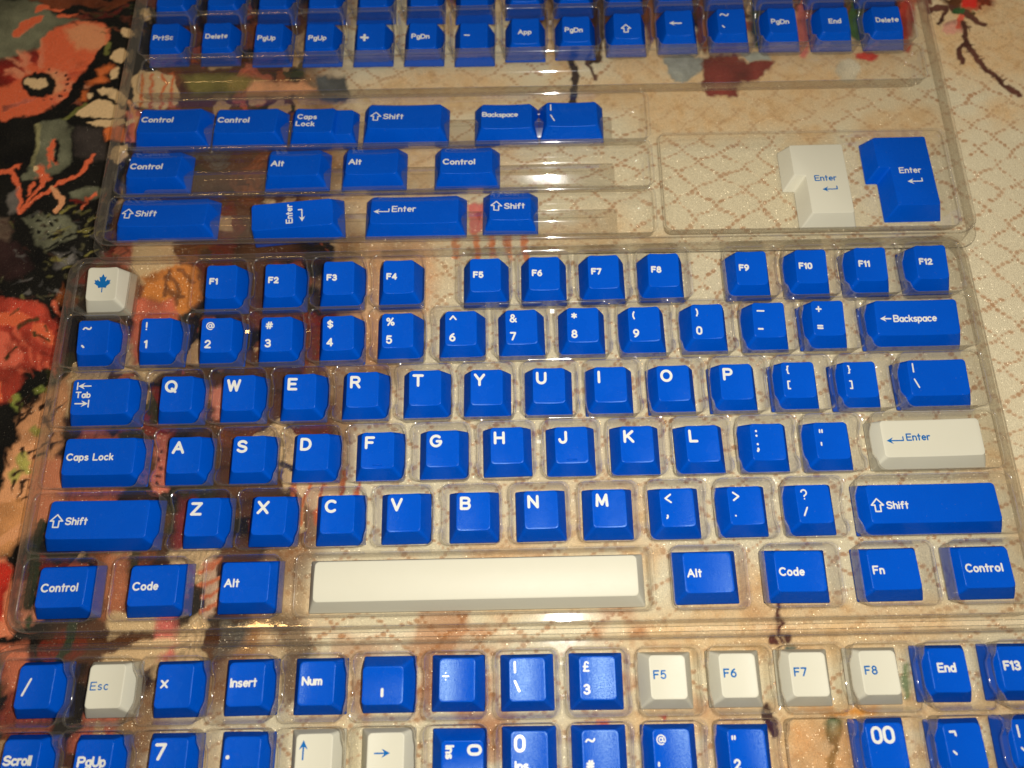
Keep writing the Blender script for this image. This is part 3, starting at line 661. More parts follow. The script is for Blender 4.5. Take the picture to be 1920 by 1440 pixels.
# ------------------------------------------------------------------ trays
HT = 11.0
def rr(x0, x1, y0, y1, r, nx, ny, seg=5):
    """rounded rectangle, counter-clockwise from the lower left corner; nx, ny straight divisions"""
    return resample([(x0, y0), (x1, y0), (x1, y1), (x0, y1)], r, seg, [nx, ny, nx, ny])
def dip_f(t):
    """lowered middle of a rib between two cells, 0..1 along the rib"""
    a = min(t, 1 - t)
    s_ = max(0, min(1, (a - .13) / .22)); return s_ * s_ * (3 - 2 * s_)
TS = {'v': 0}
def tray(label, yaw, outer, cells, flange=(2, 2, 2, 2), rails=()):
    """cells: (x0, x1, y0, y1, dip_left, dip_right)"""
    root = empty("plastic_tray", (0, 0, 0), yaw, label, "tray")
    x0, x1, y0, y1 = outer
    DIP = 3.6
    lo = rr(x0, x1, y0, y1, 7.0, int((x1 - x0) / 6), int((y1 - y0) / 6), 7)
    verts = [Vector(p) for p in lo]; faces = [list(range(len(lo)))]; zs = [HT] * len(lo)
    for (a, b, c, d, dl, dr) in cells:
        wdt, hgt = b - a, d - c
        nx = max(4, int(wdt / 5)); ny = 12
        def lp(e, r): return rr(a - e, b + e, c - e, d + e, max(.4, r), nx, ny)
        R0 = 2.6
        prof = [(.75, R0 + .7, 0), (.28, R0 + .3, -.12), (.05, R0, -.50), (0, R0 - .1, -1.0), (-.25, R0 - .2, -4.6), (-.55, R0 - .3, -HT + 2.2), (-.9, R0 - .5, -HT + 1.2), (-1.7, R0 - .9, -HT + .65)]
        if wdt > 100 and abs(yaw - YAW_TOP) < 1e-6:
            prof = prof[:5] + [(-.6, R0 - .2, -HT + 6.2), (-1.3, R0 - .3, -HT + 3.9), (-2.4, R0 - .5, -HT + 2.2), (-3.8, R0 - .9, -HT + 1.2), (-5.4, R0 - 1.2, -HT + .65)]
        V = []; Fc = []
        n = None
        for k, (e, r, dz) in enumerate(prof):
            L = lp(e, r); n = len(L)
            for (x, y) in L:
                t = (y - c) / hgt
                q = 0
                if (x < a + .3 and dl): q = dip_f(t)
                if (x > b - .3 and dr): q = dip_f(t)
                fade = 1 if k < 4 else (.0 if k > 4 else .15)
                wob = .12 * sin(x * .9 + y * .7) * (k in (3, 4))
                V.append(((x + wob) * S, y * S, (HT + dz - DIP * q * fade) * S))
                if k == 0: verts.append(Vector((x, y))); zs.append(HT - DIP * q)
        faces.append(list(range(len(verts) - n, len(verts))))
        m = len(prof)
        for k in range(m - 1):
            for i in range(n):
                j = (i + 1) % n; Fc.append((k * n + i, k * n + j, (k + 1) * n + j, (k + 1) * n + i))
        Fc.append(tuple((m - 1) * n + i for i in range(n)))
        o = mesh_obj("cell", V, Fc, None, root, mats=[CLEAR, BEAD], mi=[1 if q < 2 * n else 0 for q in range(len(Fc))]); o.data.polygons[len(Fc) - 1].use_smooth = False
    # top sheet with the openings left out
    v, e, f, ov, oe, of = delaunay_2d_cdt(verts, [], faces, 1, 1e-4)
    zz = [zs[o[0]] if len(o) else HT for o in ov]
    keep = [tuple(q) for q, o in zip(f, of) if list(o) == [0]]
    mesh_obj("top_sheet", [(q.x * S, q.y * S, z * S) for q, z in zip(v, zz)], keep, CLEAR, root, smooth=False)
    # outer wall and flange
    V = []; Fc = []; n = len(lo)
    fl = flange
    def outl(d, z, fr=0.0):
        L = rr(x0 - d - fl[0] * fr, x1 + d + fl[1] * fr, y0 - d - fl[2] * fr, y1 + d + fl[3] * fr, 7.0 + d * .5, int((x1 - x0) / 6), int((y1 - y0) / 6), 7)
        return [(x * S, y * S, z * S) for x, y in L]
    for L in (outl(0, HT), outl(.35, HT - .12), outl(.6, HT - .6), outl(1.0, 6.0), outl(1.3, 2.4), outl(1.5, 1.7), outl(1.5, 1.45, .35), outl(1.5, 1.4, .9), outl(1.5, 1.1, 1.0), outl(1.5, .3, 1.04)):
        V += L
    for k in range(9):
        for i in range(n):
            j = (i + 1) % n; Fc.append((k * n + i, k * n + j, (k + 1) * n + j, (k + 1) * n + i))
    mesh_obj("rim", V, Fc, None, root, mats=[CLEAR, BEAD], mi=[1 if (q < 2 * n or q >= 7 * n) else 0 for q in range(len(Fc))])
    for (a, b, c, d, h) in rails:
        prof = [(0, .70), (.3, h - 3.2), (.8, h - 2.6), (1.2, h - 2.33), (4.2, h - .33), (4.6, h - .08), (5.0, h)]
        V = []; Fc = []
        for q, z in prof:
            L = rr(a + q, b - q, c + q, d - q, 1.0, 8, 2, 3); n = len(L); V += [(x * S, y * S, z * S) for x, y in L]
        for k in range(len(prof) - 1):
            for i in range(n):
                j = (i + 1) % n; Fc.append((k * n + i, k * n + j, (k + 1) * n + j, (k + 1) * n + i))
        Fc.append(tuple((len(prof) - 1) * n + i for i in range(n)))
        o = mesh_obj("floor_rail", V, Fc, CLEAR_RIDGE, root); o.data.polygons[len(Fc) - 1].use_smooth = False
    return root
PX, HX, HY = 23.4, 10.25, 10.4
def cellrow(cx, cy, wds, hx=HX, first_dip=False):
    pass
cells = []
def add_row(items, cy, gapmax=27, cells=cells, hy=HY):
    """items: (centre x, half width)"""
    for i, (c, h) in enumerate(items):
        dl = i > 0 and (c - h) - (items[i - 1][0] + items[i - 1][1]) < 5.5
        dr = i < len(items) - 1 and (items[i + 1][0] - items[i + 1][1]) - (c + h) < 5.5
        cells.append((c - h, c + h, cy - hy, cy + hy, dl, dr))
RX = lambda x0, n: [(x0 + PX * i, HX) for i in range(n)]
add_row([(-162.7, 10.3)] + [(-117.0 + 23.35 * i, HX) for i in range(4)] + [(-13.2 + 23.2 * i, HX) for i in range(4)] + [(90.5 + 23.4 * i, HX) for i in range(4)], 133.6)
add_row([(-164.2 + 23.55 * i, HX) for i in range(13)] + [(151.5, 19.5)], 111.3)
def hw(u): return 10.25 + 19.05 / 2 * (u - 1) * .99
add_row([(-158.5, hw(1.5))] + [(-129.3 + 23.35 * i, HX) for i in range(12)] + [(155.5, hw(1.5))], 88.0)
add_row([(-156.0, hw(1.75))] + [(-123.7 + 23.55 * i, HX) for i in range(11)] + [(148.5, hw(2.25))], 65.1)
add_row([(-152.2, hw(2.25))] + [(-114.9 + 24.1 * i, HX) for i in range(10)] + [(144.3, hw(2.75))], 42.2)
add_row([(-161.2, hw(1.25)), (-129.6, hw(1.25)), (-97.6, hw(1.25))], 19.1)
add_row([(-17.6, 60.9)], 19.1)
add_row([(62.8, hw(1.25)), (94.5, hw(1.25)), (126.8, hw(1.25)), (157.8, hw(1.25))], 19.1)
tray("clear plastic tray holding the main six rows of keycaps", YAW_MAIN, (-176.8, 173.6, 5.6, 146.2), cells, flange=(5, 5, 1.0, .9))
# bottom tray
cb = []
for r_, cy in enumerate((-13.7, -36.3, -58.9)):
    add_row([(-165.3 + 23.55 * i, HX) for i in range(15)], cy, cells=cb)
tray("clear plastic tray along the photo's lower edge, mixed blue and cream keycaps", YAW_MAIN, (-180.5, 179.5, -72.5, -0.9), cb, flange=(4, 4, 4, .9))
# top tray
ct = []
cxs = []
for o in G2C:
    X, Y = o.location.x / S, o.location.y / S; cxs.append((cos(YT) * X + sin(YT) * Y, -sin(YT) * X + cos(YT) * Y))
yg = sum(c[1] for c in cxs) / len(cxs)
n = len(cxs); mi_ = (n - 1) / 2; sl = sum((i - mi_) * c[0] for i, c in enumerate(cxs)) / sum((i - mi_) ** 2 for i in range(n)); mx_ = sum(c[0] for c in cxs) / n
for r_ in range(4):
    add_row([(mx_ + sl * (i - mi_), sl / 2 - 1.35) for i in range(n)], yg + 23.3 * r_, cells=ct)
bx = lambda px, py, z=HT: back(px, py, z, YT)
xl_ = bx(225, 300)[0] ; xr_ = bx(1222, 300)[0]
lipy = [bx(700, 266)[1], bx(700, 354)[1], bx(700, 442)[1]]
bky = bx(700, 182)[1]
tb = [bky, lipy[0] - 1.9, lipy[1] - 1.9]
xL = -165.5
rails = []
for k in range(3):
    ct.append((xL - k * .8, xr_, lipy[k], tb[k], False, False))
    ym_ = (lipy[k] + tb[k]) / 2 + .5
    rails.append((xL + 6, xr_ - 14, ym_ - 5.8, ym_ + 5.8, 5.0))
xi = bx(1243, 330)[0]
ct.append((xi, 173.0, bx(1500, 425)[1], bx(1500, 247)[1], False, False))
# the open channel between the two halves of the top tray
gl_ = yg - 11.6
ct.append((xL + 2, 172.0, bky + 4.6, gl_ - 1.6, False, False))
tray("clear plastic tray at the back with long channels and a keycap grid", YT, (-171.5, 178.5, lipy[2] - 1.9, yg + 23.3 * 3 + 13), ct, flange=(4, 4, .6, 4), rails=rails)

# ------------------------------------------------------------------ printed cloth
rng = np.random.RandomState(5)
def vnoise(x, y, scale, seed):
    r = np.random.RandomState(seed); N = 256; T = r.rand(N, N).astype(np.float32)
    u = x / scale + 1000.0; v = y / scale + 1000.0
    i = np.floor(u).astype(int); j = np.floor(v).astype(int); fu = u - i; fv = v - j
    fu = fu * fu * (3 - 2 * fu); fv = fv * fv * (3 - 2 * fv)
    a = T[i % N, j % N]; b = T[(i + 1) % N, j % N]; c = T[i % N, (j + 1) % N]; d = T[(i + 1) % N, (j + 1) % N]
    return (a * (1 - fu) + b * fu) * (1 - fv) + (c * (1 - fu) + d * fu) * fv
def fbm(x, y, scale, seed, o=3):
    s_ = 0; a = 1; t = 0
    for k in range(o):
        s_ = s_ + a * vnoise(x, y, scale / 2 ** k, seed + k); t += a; a *= .5
    return s_ / t
def axis(lo, a, b, hi, fine, coarse):
    l = [a]; st_ = fine
    while l[0] > lo: st_ = min(coarse, st_ * 1.25); l.insert(0, l[0] - st_)
    m_ = list(np.arange(a, b, fine))[1:]; l += m_ + [b]; st_ = fine
    while l[-1] < hi: st_ = min(coarse, st_ * 1.25); l.append(l[-1] + st_)
    return np.array(l)
gx = axis(-1500, -236, 256, 1500, .47, 60); gy = axis(-1100, -52, 318, 1900, .47, 60)
XX, YY = np.meshgrid(gx, gy); x = XX.ravel(); y = YY.ravel()
NV = len(x)
lin = lambda r, g_, b: np.array(srgb(r, g_, b)[:3], dtype=np.float32)
# project to the photo to lay out the print
wx = x + (fbm(x, y, 7, 11) - .5) * 4.0 + (fbm(x, y, 1.8, 21, 2) - .5) * 1.6
wy = y + (fbm(x, y, 7, 31) - .5) * 4.0 + (fbm(x, y, 1.8, 41, 2) - .5) * 1.6
colr = np.zeros((NV, 3), np.float32)
sheen = np.ones(NV, np.float32)
# cream ground with a net of dots
cream = lin(255, 240, 200); gold = lin(238, 196, 138); brown = lin(176, 112, 58)
n1 = fbm(x, y, 60, 51, 3); n2 = fbm(x, y, 22, 61, 4); n3 = fbm(x, y, 4, 71, 2); n4 = fbm(x, y, 11, 77, 4)
gm = np.clip((n1 * .55 + n2 * .45 - .50) * 9, 0, 1) * (.55 + .45 * n3)
def blobmask(px, py, rx, ry, z=0):
    c = back(px, py, 0); return np.clip(1.4 - np.hypot((wx - c[0]) / rx, (wy - c[1]) / ry), 0, 1)
for b in [(1300, 190, 70, 18), (1500, 100, 50, 20), (820, 170, 34, 12), (1500, 1180, 60, 10), (1420, 1150, 24, 16), (1520, 1400, 26, 12), (1860, 60, 30, 26), (1700, 240, 20, 12), (1330, 1350, 60, 5), (1660, 1340, 60, 6), (560, 1200, 14, 16), (640, 330, 50, 34), (820, 420, 26, 10), (700, 560, 34, 30), (1080, 440, 22, 6)]:
    gm = np.maximum(gm, np.clip(blobmask(*b) * 1.6, 0, 1) * (.55 + .45 * n3))
for b in [(1400, 360, 60, 20), (1850, 440, 20, 50), (1120, 250, 20, 12), (1880, 400, 20, 40), (1750, 600, 60, 40), (1100, 350, 20, 10), (900, 1300, 40, 20), (720, 1190, 30, 12), (1000, 700, 60, 50)]:
    gm = gm * (1 - np.clip(blobmask(*b) * 1.2, 0, .95))
colr[:] = cream; colr *= (.86 + .28 * fbm(x, y, 3.0, 57, 2))[:, None]; colr += (gold - cream) * gm[:, None]
ang = radians(-8); ux = cos(ang) * x + sin(ang) * y; uy = -sin(ang) * x + cos(ang) * y
ux = ux + (fbm(x, y, 34, 81, 2) - .5) * 11 + (vnoise(x, y, 3.0, 83) - .5) * .9; uy = uy + (fbm(x, y, 34, 91, 2) - .5) * 11 + (vnoise(x, y, 3.0, 93) - .5) * .9
def fam(sgn, seed):
    t = ux / 16.5 + sgn * uy / 13.5; s_ = ux / 16.5 - sgn * uy / 13.5
    t = t + .045 * np.sin(2 * pi * s_)
    dist = np.abs(t - np.round(t)) * 10.4
    al = s_ * 5.0; k_ = np.round(al); dd = np.abs(al - k_) / 5.0 * 10.4
    R = np.random.RandomState(seed).rand(512, 512).astype(np.float32)
    rr_ = R[k_.astype(int) % 512, np.round(t).astype(int) % 512]
    dot = np.clip((.42 + .62 * rr_ - np.hypot(dist, dd)) * 2.6 + .5, 0, 1) * (rr_ > .10)
    return np.maximum(dot, np.clip((.8 - dist) * 1.2, 0, 1) * .24)
nm = np.maximum(fam(1, 1), fam(-1, 2)) * (.55 + .45 * n3) * np.clip(1.2 - gm, 0.2, 1)
nm = np.clip(nm, 0, .9) * .86
rc = back(980, 1270, 0)
rm = np.clip(1.5 - np.hypot((wx - rc[0]) / 75, (wy - rc[1]) / 36), 0, 1) * np.clip((fbm(x, y, 16, 141, 4) - .46) * 7, 0, 1)
colr += (lin(192, 124, 74) - colr) * (rm * .85)[:, None]
colr += (brown - colr) * nm[:, None]
# the dark flowered side
XB = [(0, 640), (120, 620), (250, 600), (340, 590), (440, 640), (520, 640), (600, 700), (700, 690), (820, 640), (900, 600), (980, 560), (1060, 520), (1150, 480), (1250, 380), (1350, 300), (1440, 260)]
bl = np.array([back(b, a, 0) for a, b in XB]); o_ = np.argsort(bl[:, 1])
edge = np.interp(wy, bl[o_, 1], bl[o_, 0])
edge = edge + (fbm(x, y, 26, 101, 3) - .5) * 40
tr = np.clip((edge + 16 - wx) / 16, 0, 1); dk = np.clip((edge - 4 - wx) / 5, 0, 1)
colr += (lin(150, 98, 50) * (.6 + .6 * n3)[:, None] - colr) * (tr * .85)[:, None]
DARKC = lin(20, 15, 11)
base_dark = DARKC * (0.6 + .9 * n2)[:, None]
# loose flowers and leaves: cells of print
def cellsprint(sc_, seed, pal, thr):
    r = np.random.RandomState(seed); N = 64
    i = np.floor(wx / sc_).astype(int); j = np.floor(wy / sc_).astype(int)
    best = np.full(NV, 1e9, np.float32); bid = np.zeros(NV, int)
    JX = r.rand(N, N); JY = r.rand(N, N); ID = r.randint(0, len(pal), (N, N)); RR = r.rand(N, N) * .35 + .25; AN = r.rand(N, N) * pi; EC = .5 + .5 * r.rand(N, N)
    for a in (-1, 0, 1):
        for b in (-1, 0, 1):
            ii = (i + a) % N; jj = (j + b) % N
            cx = (i + a + JX[ii, jj]) * sc_; cy = (j + b + JY[ii, jj]) * sc_
            dx = wx - cx; dy = wy - cy; A_ = AN[ii, jj]
            p_ = dx * np.cos(A_) + dy * np.sin(A_); q_ = -dx * np.sin(A_) + dy * np.cos(A_)
            th = np.arctan2(q_, p_)
            d = np.hypot(p_, q_ / EC[ii, jj]) / (RR[ii, jj] * sc_ * (1 + .18 * np.cos(5 * th + A_)))
            m = d < best; best[m] = d[m]; bid[m] = ID[ii, jj][m]
    P = np.array(pal, np.float32) * 1.25; return P[bid], np.clip((1 - best) * 6, 0, 1), best
pal1 = [lin(120, 34, 22), lin(186, 96, 66), lin(92, 86, 74), lin(205, 170, 122), lin(128, 66, 30), lin(52, 50, 22), lin(150, 66, 44)]
c1, m1, d1 = cellsprint(26, 3, pal1, 0)
c1 = c1 * (0.75 + .5 * n3)[:, None] * (1 - .35 * np.clip(np.sin(d1 * 26), 0, 1))[:, None]
base_dark = base_dark + (c1 - base_dark) * m1[:, None]
pal2 = [lin(170, 82, 54), lin(44, 52, 22), lin(190, 150, 104), lin(70, 24, 18)]
c2, m2, d2 = cellsprint(13, 9, pal2, 0)
m2 = m2 * (fbm(x, y, 30, 111, 2) > .52)
base_dark = base_dark + (c2 * (0.7 + .5 * n3)[:, None] - base_dark) * (m2 * .9)[:, None]
lf = np.array([back(150 - .12 * (q_ - 500), q_, 0) for q_ in range(0, 1441, 80)]); o2 = np.argsort(lf[:, 1])
um = np.clip((wx - np.interp(wy, lf[o2, 1], lf[o2, 0])) / 10, 0, 1)
st_ = fbm(x * .45, y, 9, 151, 3)
umc = lin(104, 62, 34) * (.35 + 1.1 * st_)[:, None]
base_dark = base_dark + (umc - base_dark) * (um * np.clip((st_ - .36) * 5, 0, .85) * np.clip(1 - base_dark.mean(1) * 6, 0, 1))[:, None]
colr += (base_dark - colr) * dk[:, None]
# far cluster past the upper edge
up = back(1400, -30, 0)
cl = np.clip(1.35 - np.hypot((wx - up[0]) / 120, (wy - up[1] - 22) / 42) + (fbm(x, y, 20, 121, 2) - .5) * .7, 0, 1)
cl = np.clip((cl - .12) * 12, 0, 1)
colr += (base_dark * 1.15 - colr) * cl[:, None]

PB = 1.9
def paint_poly(pts, rgb, soft=1.7, amt=1.0, var=.35, z=0):
    P = np.array([back(a, b, z) for a, b in pts]); lo = P.min(0) - 3; hi = P.max(0) + 3
    idx = np.where((wx > lo[0]) & (wx < hi[0]) & (wy > lo[1]) & (wy < hi[1]))[0]
    if not len(idx): return
    px, py = wx[idx], wy[idx]; inside = np.zeros(len(idx), bool); dist = np.full(len(idx), 1e9)
    n = len(P)
    for i in range(n):
        ax, ay = P[i]; bx_, by_ = P[(i + 1) % n]
        cnd = ((ay > py) != (by_ > py)) & (px < (bx_ - ax) * (py - ay) / (by_ - ay + 1e-12) + ax); inside ^= cnd
        dx, dy = bx_ - ax, by_ - ay; t = np.clip(((px - ax) * dx + (py - ay) * dy) / (dx * dx + dy * dy + 1e-9), 0, 1)
        dist = np.minimum(dist, np.hypot(px - ax - t * dx, py - ay - t * dy))
    sd = np.where(inside, dist, -dist); m = np.clip(sd / soft + .5, 0, 1) * amt
    dp_ = np.clip(1.18 - .34 * np.exp(-np.maximum(sd, 0) / 2.2), .6, 1.2)          # petals print darker toward their outline
    colr[idx] += ((lin(*rgb) * PB * dp_[:, None] * (1 - var / 2 + var * n3[idx])[:, None] * np.clip(.30 + 1.4 * n4[idx], .25, 1.6)[:, None]) - colr[idx]) * m[:, None]
def paint_line(pts, wdt, rgb, soft=.9, amt=1.0, taper=False, var=.35):
    P = np.array([back(a, b, 0) for a, b in pts]); lo = P.min(0) - wdt - 2; hi = P.max(0) + wdt + 2
    idx = np.where((wx > lo[0]) & (wx < hi[0]) & (wy > lo[1]) & (wy < hi[1]))[0]
    if not len(idx): return
    px, py = wx[idx], wy[idx]; sd = np.full(len(idx), -1e9); n = len(P) - 1
    for i in range(n):
        ax, ay = P[i]; bx_, by_ = P[i + 1]; dx, dy = bx_ - ax, by_ - ay
        t = np.clip(((px - ax) * dx + (py - ay) * dy) / (dx * dx + dy * dy + 1e-9), 0, 1)
        ww = wdt / 2 * ((1 - .75 * (i + t) / n) if taper else 1)
        sd = np.maximum(sd, ww - np.hypot(px - ax - t * dx, py - ay - t * dy))
    m = np.clip(sd / soft + .5, 0, 1) * amt
    colr[idx] += ((lin(*rgb) * PB * (1 - var / 2 + var * n3[idx])[:, None] * np.clip(.30 + 1.4 * n4[idx], .25, 1.6)[:, None]) - colr[idx]) * m[:, None]
def ell(cx, cy, rx, ry, n=14, a=0):
    return [(cx + rx * cos(2 * pi * k / n) * cos(a) - ry * sin(2 * pi * k / n) * sin(a), cy + rx * cos(2 * pi * k / n) * sin(a) + ry * sin(2 * pi * k / n) * cos(a)) for k in range(n)]
BLK = (12, 11, 8); CORAL = (208, 94, 56); PEACH = (212, 146, 98); CRM = (222, 186, 134); GREY = (84, 84, 64); MAR = (88, 22, 16); ORG = (178, 88, 40); OLV = (92, 92, 42)
# upper left: clear a dark ground, grey leaf, poppy, petals
paint_poly([(-260, -160), (330, -160), (300, 120), (232, 330), (186, 480), (120, 520), (90, 600), (60, 900), (-260, 900)], BLK, 2)
paint_poly([(-120, -20), (60, 0), (110, 26), (160, 36), (112, 46), (82, 70), (74, 92), (20, 118), (-120, 140)], GREY)
paint_line([(28, 62), (50, 42), (74, 30)], 3.4, CORAL); paint_line([(70, 16), (90, 8), (110, 14)], 2.8, CORAL); paint_line([(110, 25), (148, 26)], 1.6, CORAL)
paint_line([(60, -10), (110, 5), (150, -6), (200, 10), (260, -14), (300, 10)], 6, (84, 40, 20)); paint_line([(150, 30), (210, 26), (240, 10)], 3, (70, 24, 18))
paint_poly([(74, 88), (80, 68), (98, 54), (122, 42), (150, 38), (184, 42), (206, 52), (202, 84), (184, 104), (164, 124), (150, 146), (140, 172), (132, 184), (104, 190), (78, 212), (40, 220), (-60, 224), (-60, 118), (30, 112)], CORAL, var=.5)
paint_poly([(122, 48), (160, 42), (200, 54), (200, 82), (180, 96), (150, 92), (130, 72)], PEACH, 3, .8)
paint_poly([(-40, 118), (30, 100), (64, 92), (78, 104), (74, 126), (40, 142), (0, 158), (-40, 160)], MAR, 2.5)
paint_poly([(-40, 128), (20, 122), (50, 140), (20, 158), (-40, 164)], (120, 30, 20), 2.5)
paint_poly(ell(100, 150, 24, 24), (196, 140, 96), 3, .8)
for k in range(60):
    a = rng.uniform(-3.0, 1.3); r0 = rng.uniform(34, 60); r1 = r0 + rng.uniform(14, 50)
    p0 = (72 + r0 * cos(a), 156 + r0 * .8 * sin(a)); p1 = (72 + r1 * cos(a), 156 + r1 * .8 * sin(a))
    if p1[0] > 190 or p1[1] > 205 or (p1[1] < 60 and p1[0] < 110) or p1[0] < 0: continue
    paint_line([p0, p1], rng.uniform(1.0, 2.6), [(228, 150, 108), (150, 44, 26), (220, 120, 84)][rng.randint(3)], soft=1.6, amt=.45, taper=True)
paint_poly(ell(70, 158, 36, 25, a=-.25), BLK, 1.8); paint_poly(ell(66, 154, 20, 12), CRM, 1.4); paint_poly(ell(60, 126, 10, 8), CORAL, 1.5, .8)
for k in range(9):
    a = -1.2 + k * .32; paint_poly(ell(70 + 56 * cos(a), 156 + 30 * sin(a), 3.4, 2.2), (60, 22, 18), .6)
paint_poly([(0, 196), (40, 188), (66, 182), (60, 190), (20, 202), (0, 206)], (110, 60, 50), 1.2, .8)
paint_line([(200, 88), (176, 116), (152, 150), (138, 182), (96, 214), (60, 232)], 5.5, BLK)
paint_line([(206, 78), (200, 98)], 2.5, OLV, amt=.8)
for p in [ell(237, 62, 12, 9), ell(222, 104, 16, 11, a=-.4), ell(213, 134, 6, 12, a=.3), [(180, 166), (206, 160), (226, 170), (236, 184), (232, 196), (204, 184)], [(140, 212), (168, 194), (186, 186), (222, 196), (240, 212), (222, 220), (186, 216), (150, 218)], [(158, 228), (186, 222), (222, 224), (232, 230), (214, 238), (172, 236)],
          [(262, 18), (276, 14), (286, 32), (272, 38)], [(200, 292), (206, 276), (236, 268), (240, 288), (216, 306)], ell(168, 178, 5, 6)]:
    paint_poly(p, CRM, .8)
paint_poly([(176, 126), (204, 118), (214, 126), (196, 136), (206, 148), (170, 158), (160, 152), (184, 140)], ORG)
paint_poly([(158, 166), (170, 164), (160, 188), (148, 190)], ORG); paint_poly([(192, 238), (230, 236), (236, 262), (196, 262)], ORG, 1.5)
paint_line([(118, 222), (140, 208), (158, 196)], 2.2, OLV)
# striped petals under the back tray
paint_poly([(246, 150), (262, 128), (300, 130), (326, 146), (336, 172), (330, 196), (290, 204), (250, 200)], CRM, 1)
for xx in (268, 286, 306, 322): paint_line([(xx, 136), (xx - 2, 200)], 1.5, ORG)
paint_poly([(236, 210), (330, 204), (330, 262), (240, 262)], (170, 88, 66), 2)
paint_line([(238, 232), (300, 220)], 2.2, CRM); paint_line([(240, 190), (252, 210), (262, 260)], 2, PEACH)
paint_poly([(340, 140), (440, 136), (500, 150), (440, 172), (360, 180)], (92, 84, 34), 3, .9)
paint_poly([(470, 150), (560, 150), (600, 168), (520, 182), (450, 178)], (170, 118, 80), 2); paint_poly([(590, 140), (650, 140), (660, 186), (600, 190)], (58, 60, 58), 2)
paint_poly([(270, 250), (310, 252), (318, 300), (300, 316), (270, 300)], CRM, 1.2)
# mid left: grey leaf, coral twigs
paint_poly([(68, 232), (80, 226), (120, 220), (132, 236), (134, 300), (108, 320), (70, 330), (40, 336), (34, 330), (60, 300), (66, 260)], GREY, 1.2)
paint_line([(70, 232), (66, 280), (58, 310)], 2.2, (120, 114, 76), amt=.8)
paint_poly([(132, 238), (190, 238), (200, 300), (160, 300), (140, 290)], (42, 36, 32), 2)
paint_line([(102, 262), (94, 290), (88, 312)], 2.6, CORAL, taper=True); paint_line([(94, 290), (104, 302)], 1.6, CORAL); paint_line([(108, 262), (104, 300)], 1.6, BLK)
paint_poly([(62, 312), (74, 310), (82, 324), (96, 328), (88, 334), (70, 330)], CORAL); paint_poly(ell(65, 316, 6, 6), CRM, .8)
paint_line([(168, 290), (158, 312), (150, 318)], 2.0, CORAL); paint_line([(152, 318), (126, 332), (98, 350), (70, 368), (36, 392)], 1.6, CORAL)
paint_line([(98, 348), (112, 364), (114, 378), (106, 390)], 1.9, PEACH); paint_line([(78, 336), (66, 356), (44, 382)], 2.2, CORAL, taper=True); paint_line([(60, 340), (52, 362)], 1.4, CORAL)
paint_line([(-30, 328), (10, 322), (33, 308)], 1.9, CORAL); paint_line([(14, 322), (30, 344), (38, 372), (34, 390)], 1.9, CORAL)
paint_poly([(14, 360), (34, 350), (34, 392), (14, 398)], (84, 78, 70), 1.2, .8)
paint_poly([(130, 356), (150, 350), (196, 350), (188, 366), (150, 374), (132, 370)], GREY, 1); paint_line([(152, 386), (164, 368), (180, 360)], 1.8, CORAL); paint_line([(130, 375), (160, 374)], 1.2, MAR)
paint_poly([(40, 404), (80, 394), (126, 402), (146, 420), (140, 448), (104, 460), (84, 476), (62, 452), (52, 424)], GREY, 1.2)
paint_poly([(96, 474), (130, 462), (140, 480), (100, 504)], (82, 78, 72), 1.4)
for p in [(62, 402), (72, 412), (90, 404), (104, 412), (76, 424), (92, 420), (110, 428), (66, 434), (86, 440), (100, 444)]: paint_poly(ell(p[0], p[1], 4.2, 3), BLK, .6)
for k in range(16):
    a = rng.uniform(90, 190); b = rng.uniform(392, 500); paint_line([(a, b), (a + rng.uniform(14, 30), b - rng.uniform(4, 16))], 1.1, (104, 96, 44), taper=True)
for k in range(8):
    a = rng.uniform(60, 130); b = rng.uniform(440, 480); paint_line([(a, b), (a + 26, b - 12)], 1.2, BLK)
paint_poly([(-40, 400), (14, 404), (20, 440), (0, 470), (-40, 470)], (70, 56, 44), 2); paint_poly([(-40, 440), (30, 450), (60, 500), (30, 520), (-40, 520)], (34, 20, 18), 2)
for k in range(150):
    a = rng.uniform(-20, 250); b = rng.uniform(300, 560); an = rng.uniform(0, pi); L_ = rng.uniform(6, 22)
    if b < 390 and a < 200: continue
    paint_line([(a, b), (a + L_ * cos(an), b + L_ * sin(an) * .7)], rng.uniform(.7, 1.7), [(66, 62, 40), (60, 58, 54), (88, 84, 44), (46, 26, 20), (84, 80, 74)][rng.randint(5)], amt=.7, taper=True)
for k in range(40):
    a = rng.uniform(130, 260); b = rng.uniform(0, 60); an = rng.uniform(-.5, .5)
    paint_line([(a, b), (a + 20 * cos(an), b + 14 * sin(an))], rng.uniform(.8, 2), [(70, 34, 22), (40, 44, 22), (96, 50, 30), BLK][rng.randint(4)], amt=.7, taper=True)
# red flowers
paint_poly([(-60, 556), (24, 554), (58, 570), (84, 586), (112, 610), (112, 680), (90, 692), (52, 688), (38, 724), (20, 754), (-60, 756)], (132, 44, 30), 1.2, var=.6)
paint_poly([(-40, 578), (30, 582), (52, 596), (34, 612), (12, 606), (-40, 600)], CORAL, 1); paint_poly([(56, 606), (76, 604), (104, 622), (100, 642), (56, 630)], CORAL, 1)
paint_poly([(-40, 616), (10, 622), (30, 650), (42, 680), (26, 690), (-40, 680)], (190, 86, 62), 1.2); paint_poly([(-40, 720), (4, 716), (4, 750), (-40, 756)], CORAL, 1)
for q in [((20, 586), (34, 580)), ((32, 612), (60, 600)), ((60, 626), (92, 634)), ((8, 674), (24, 652)), ((82, 612), (88, 618))]: paint_line(list(q), 1.5, (60, 44, 22))
paint_poly([(46, 690), (90, 690), (94, 740), (60, 756), (24, 760)], BLK, 2)
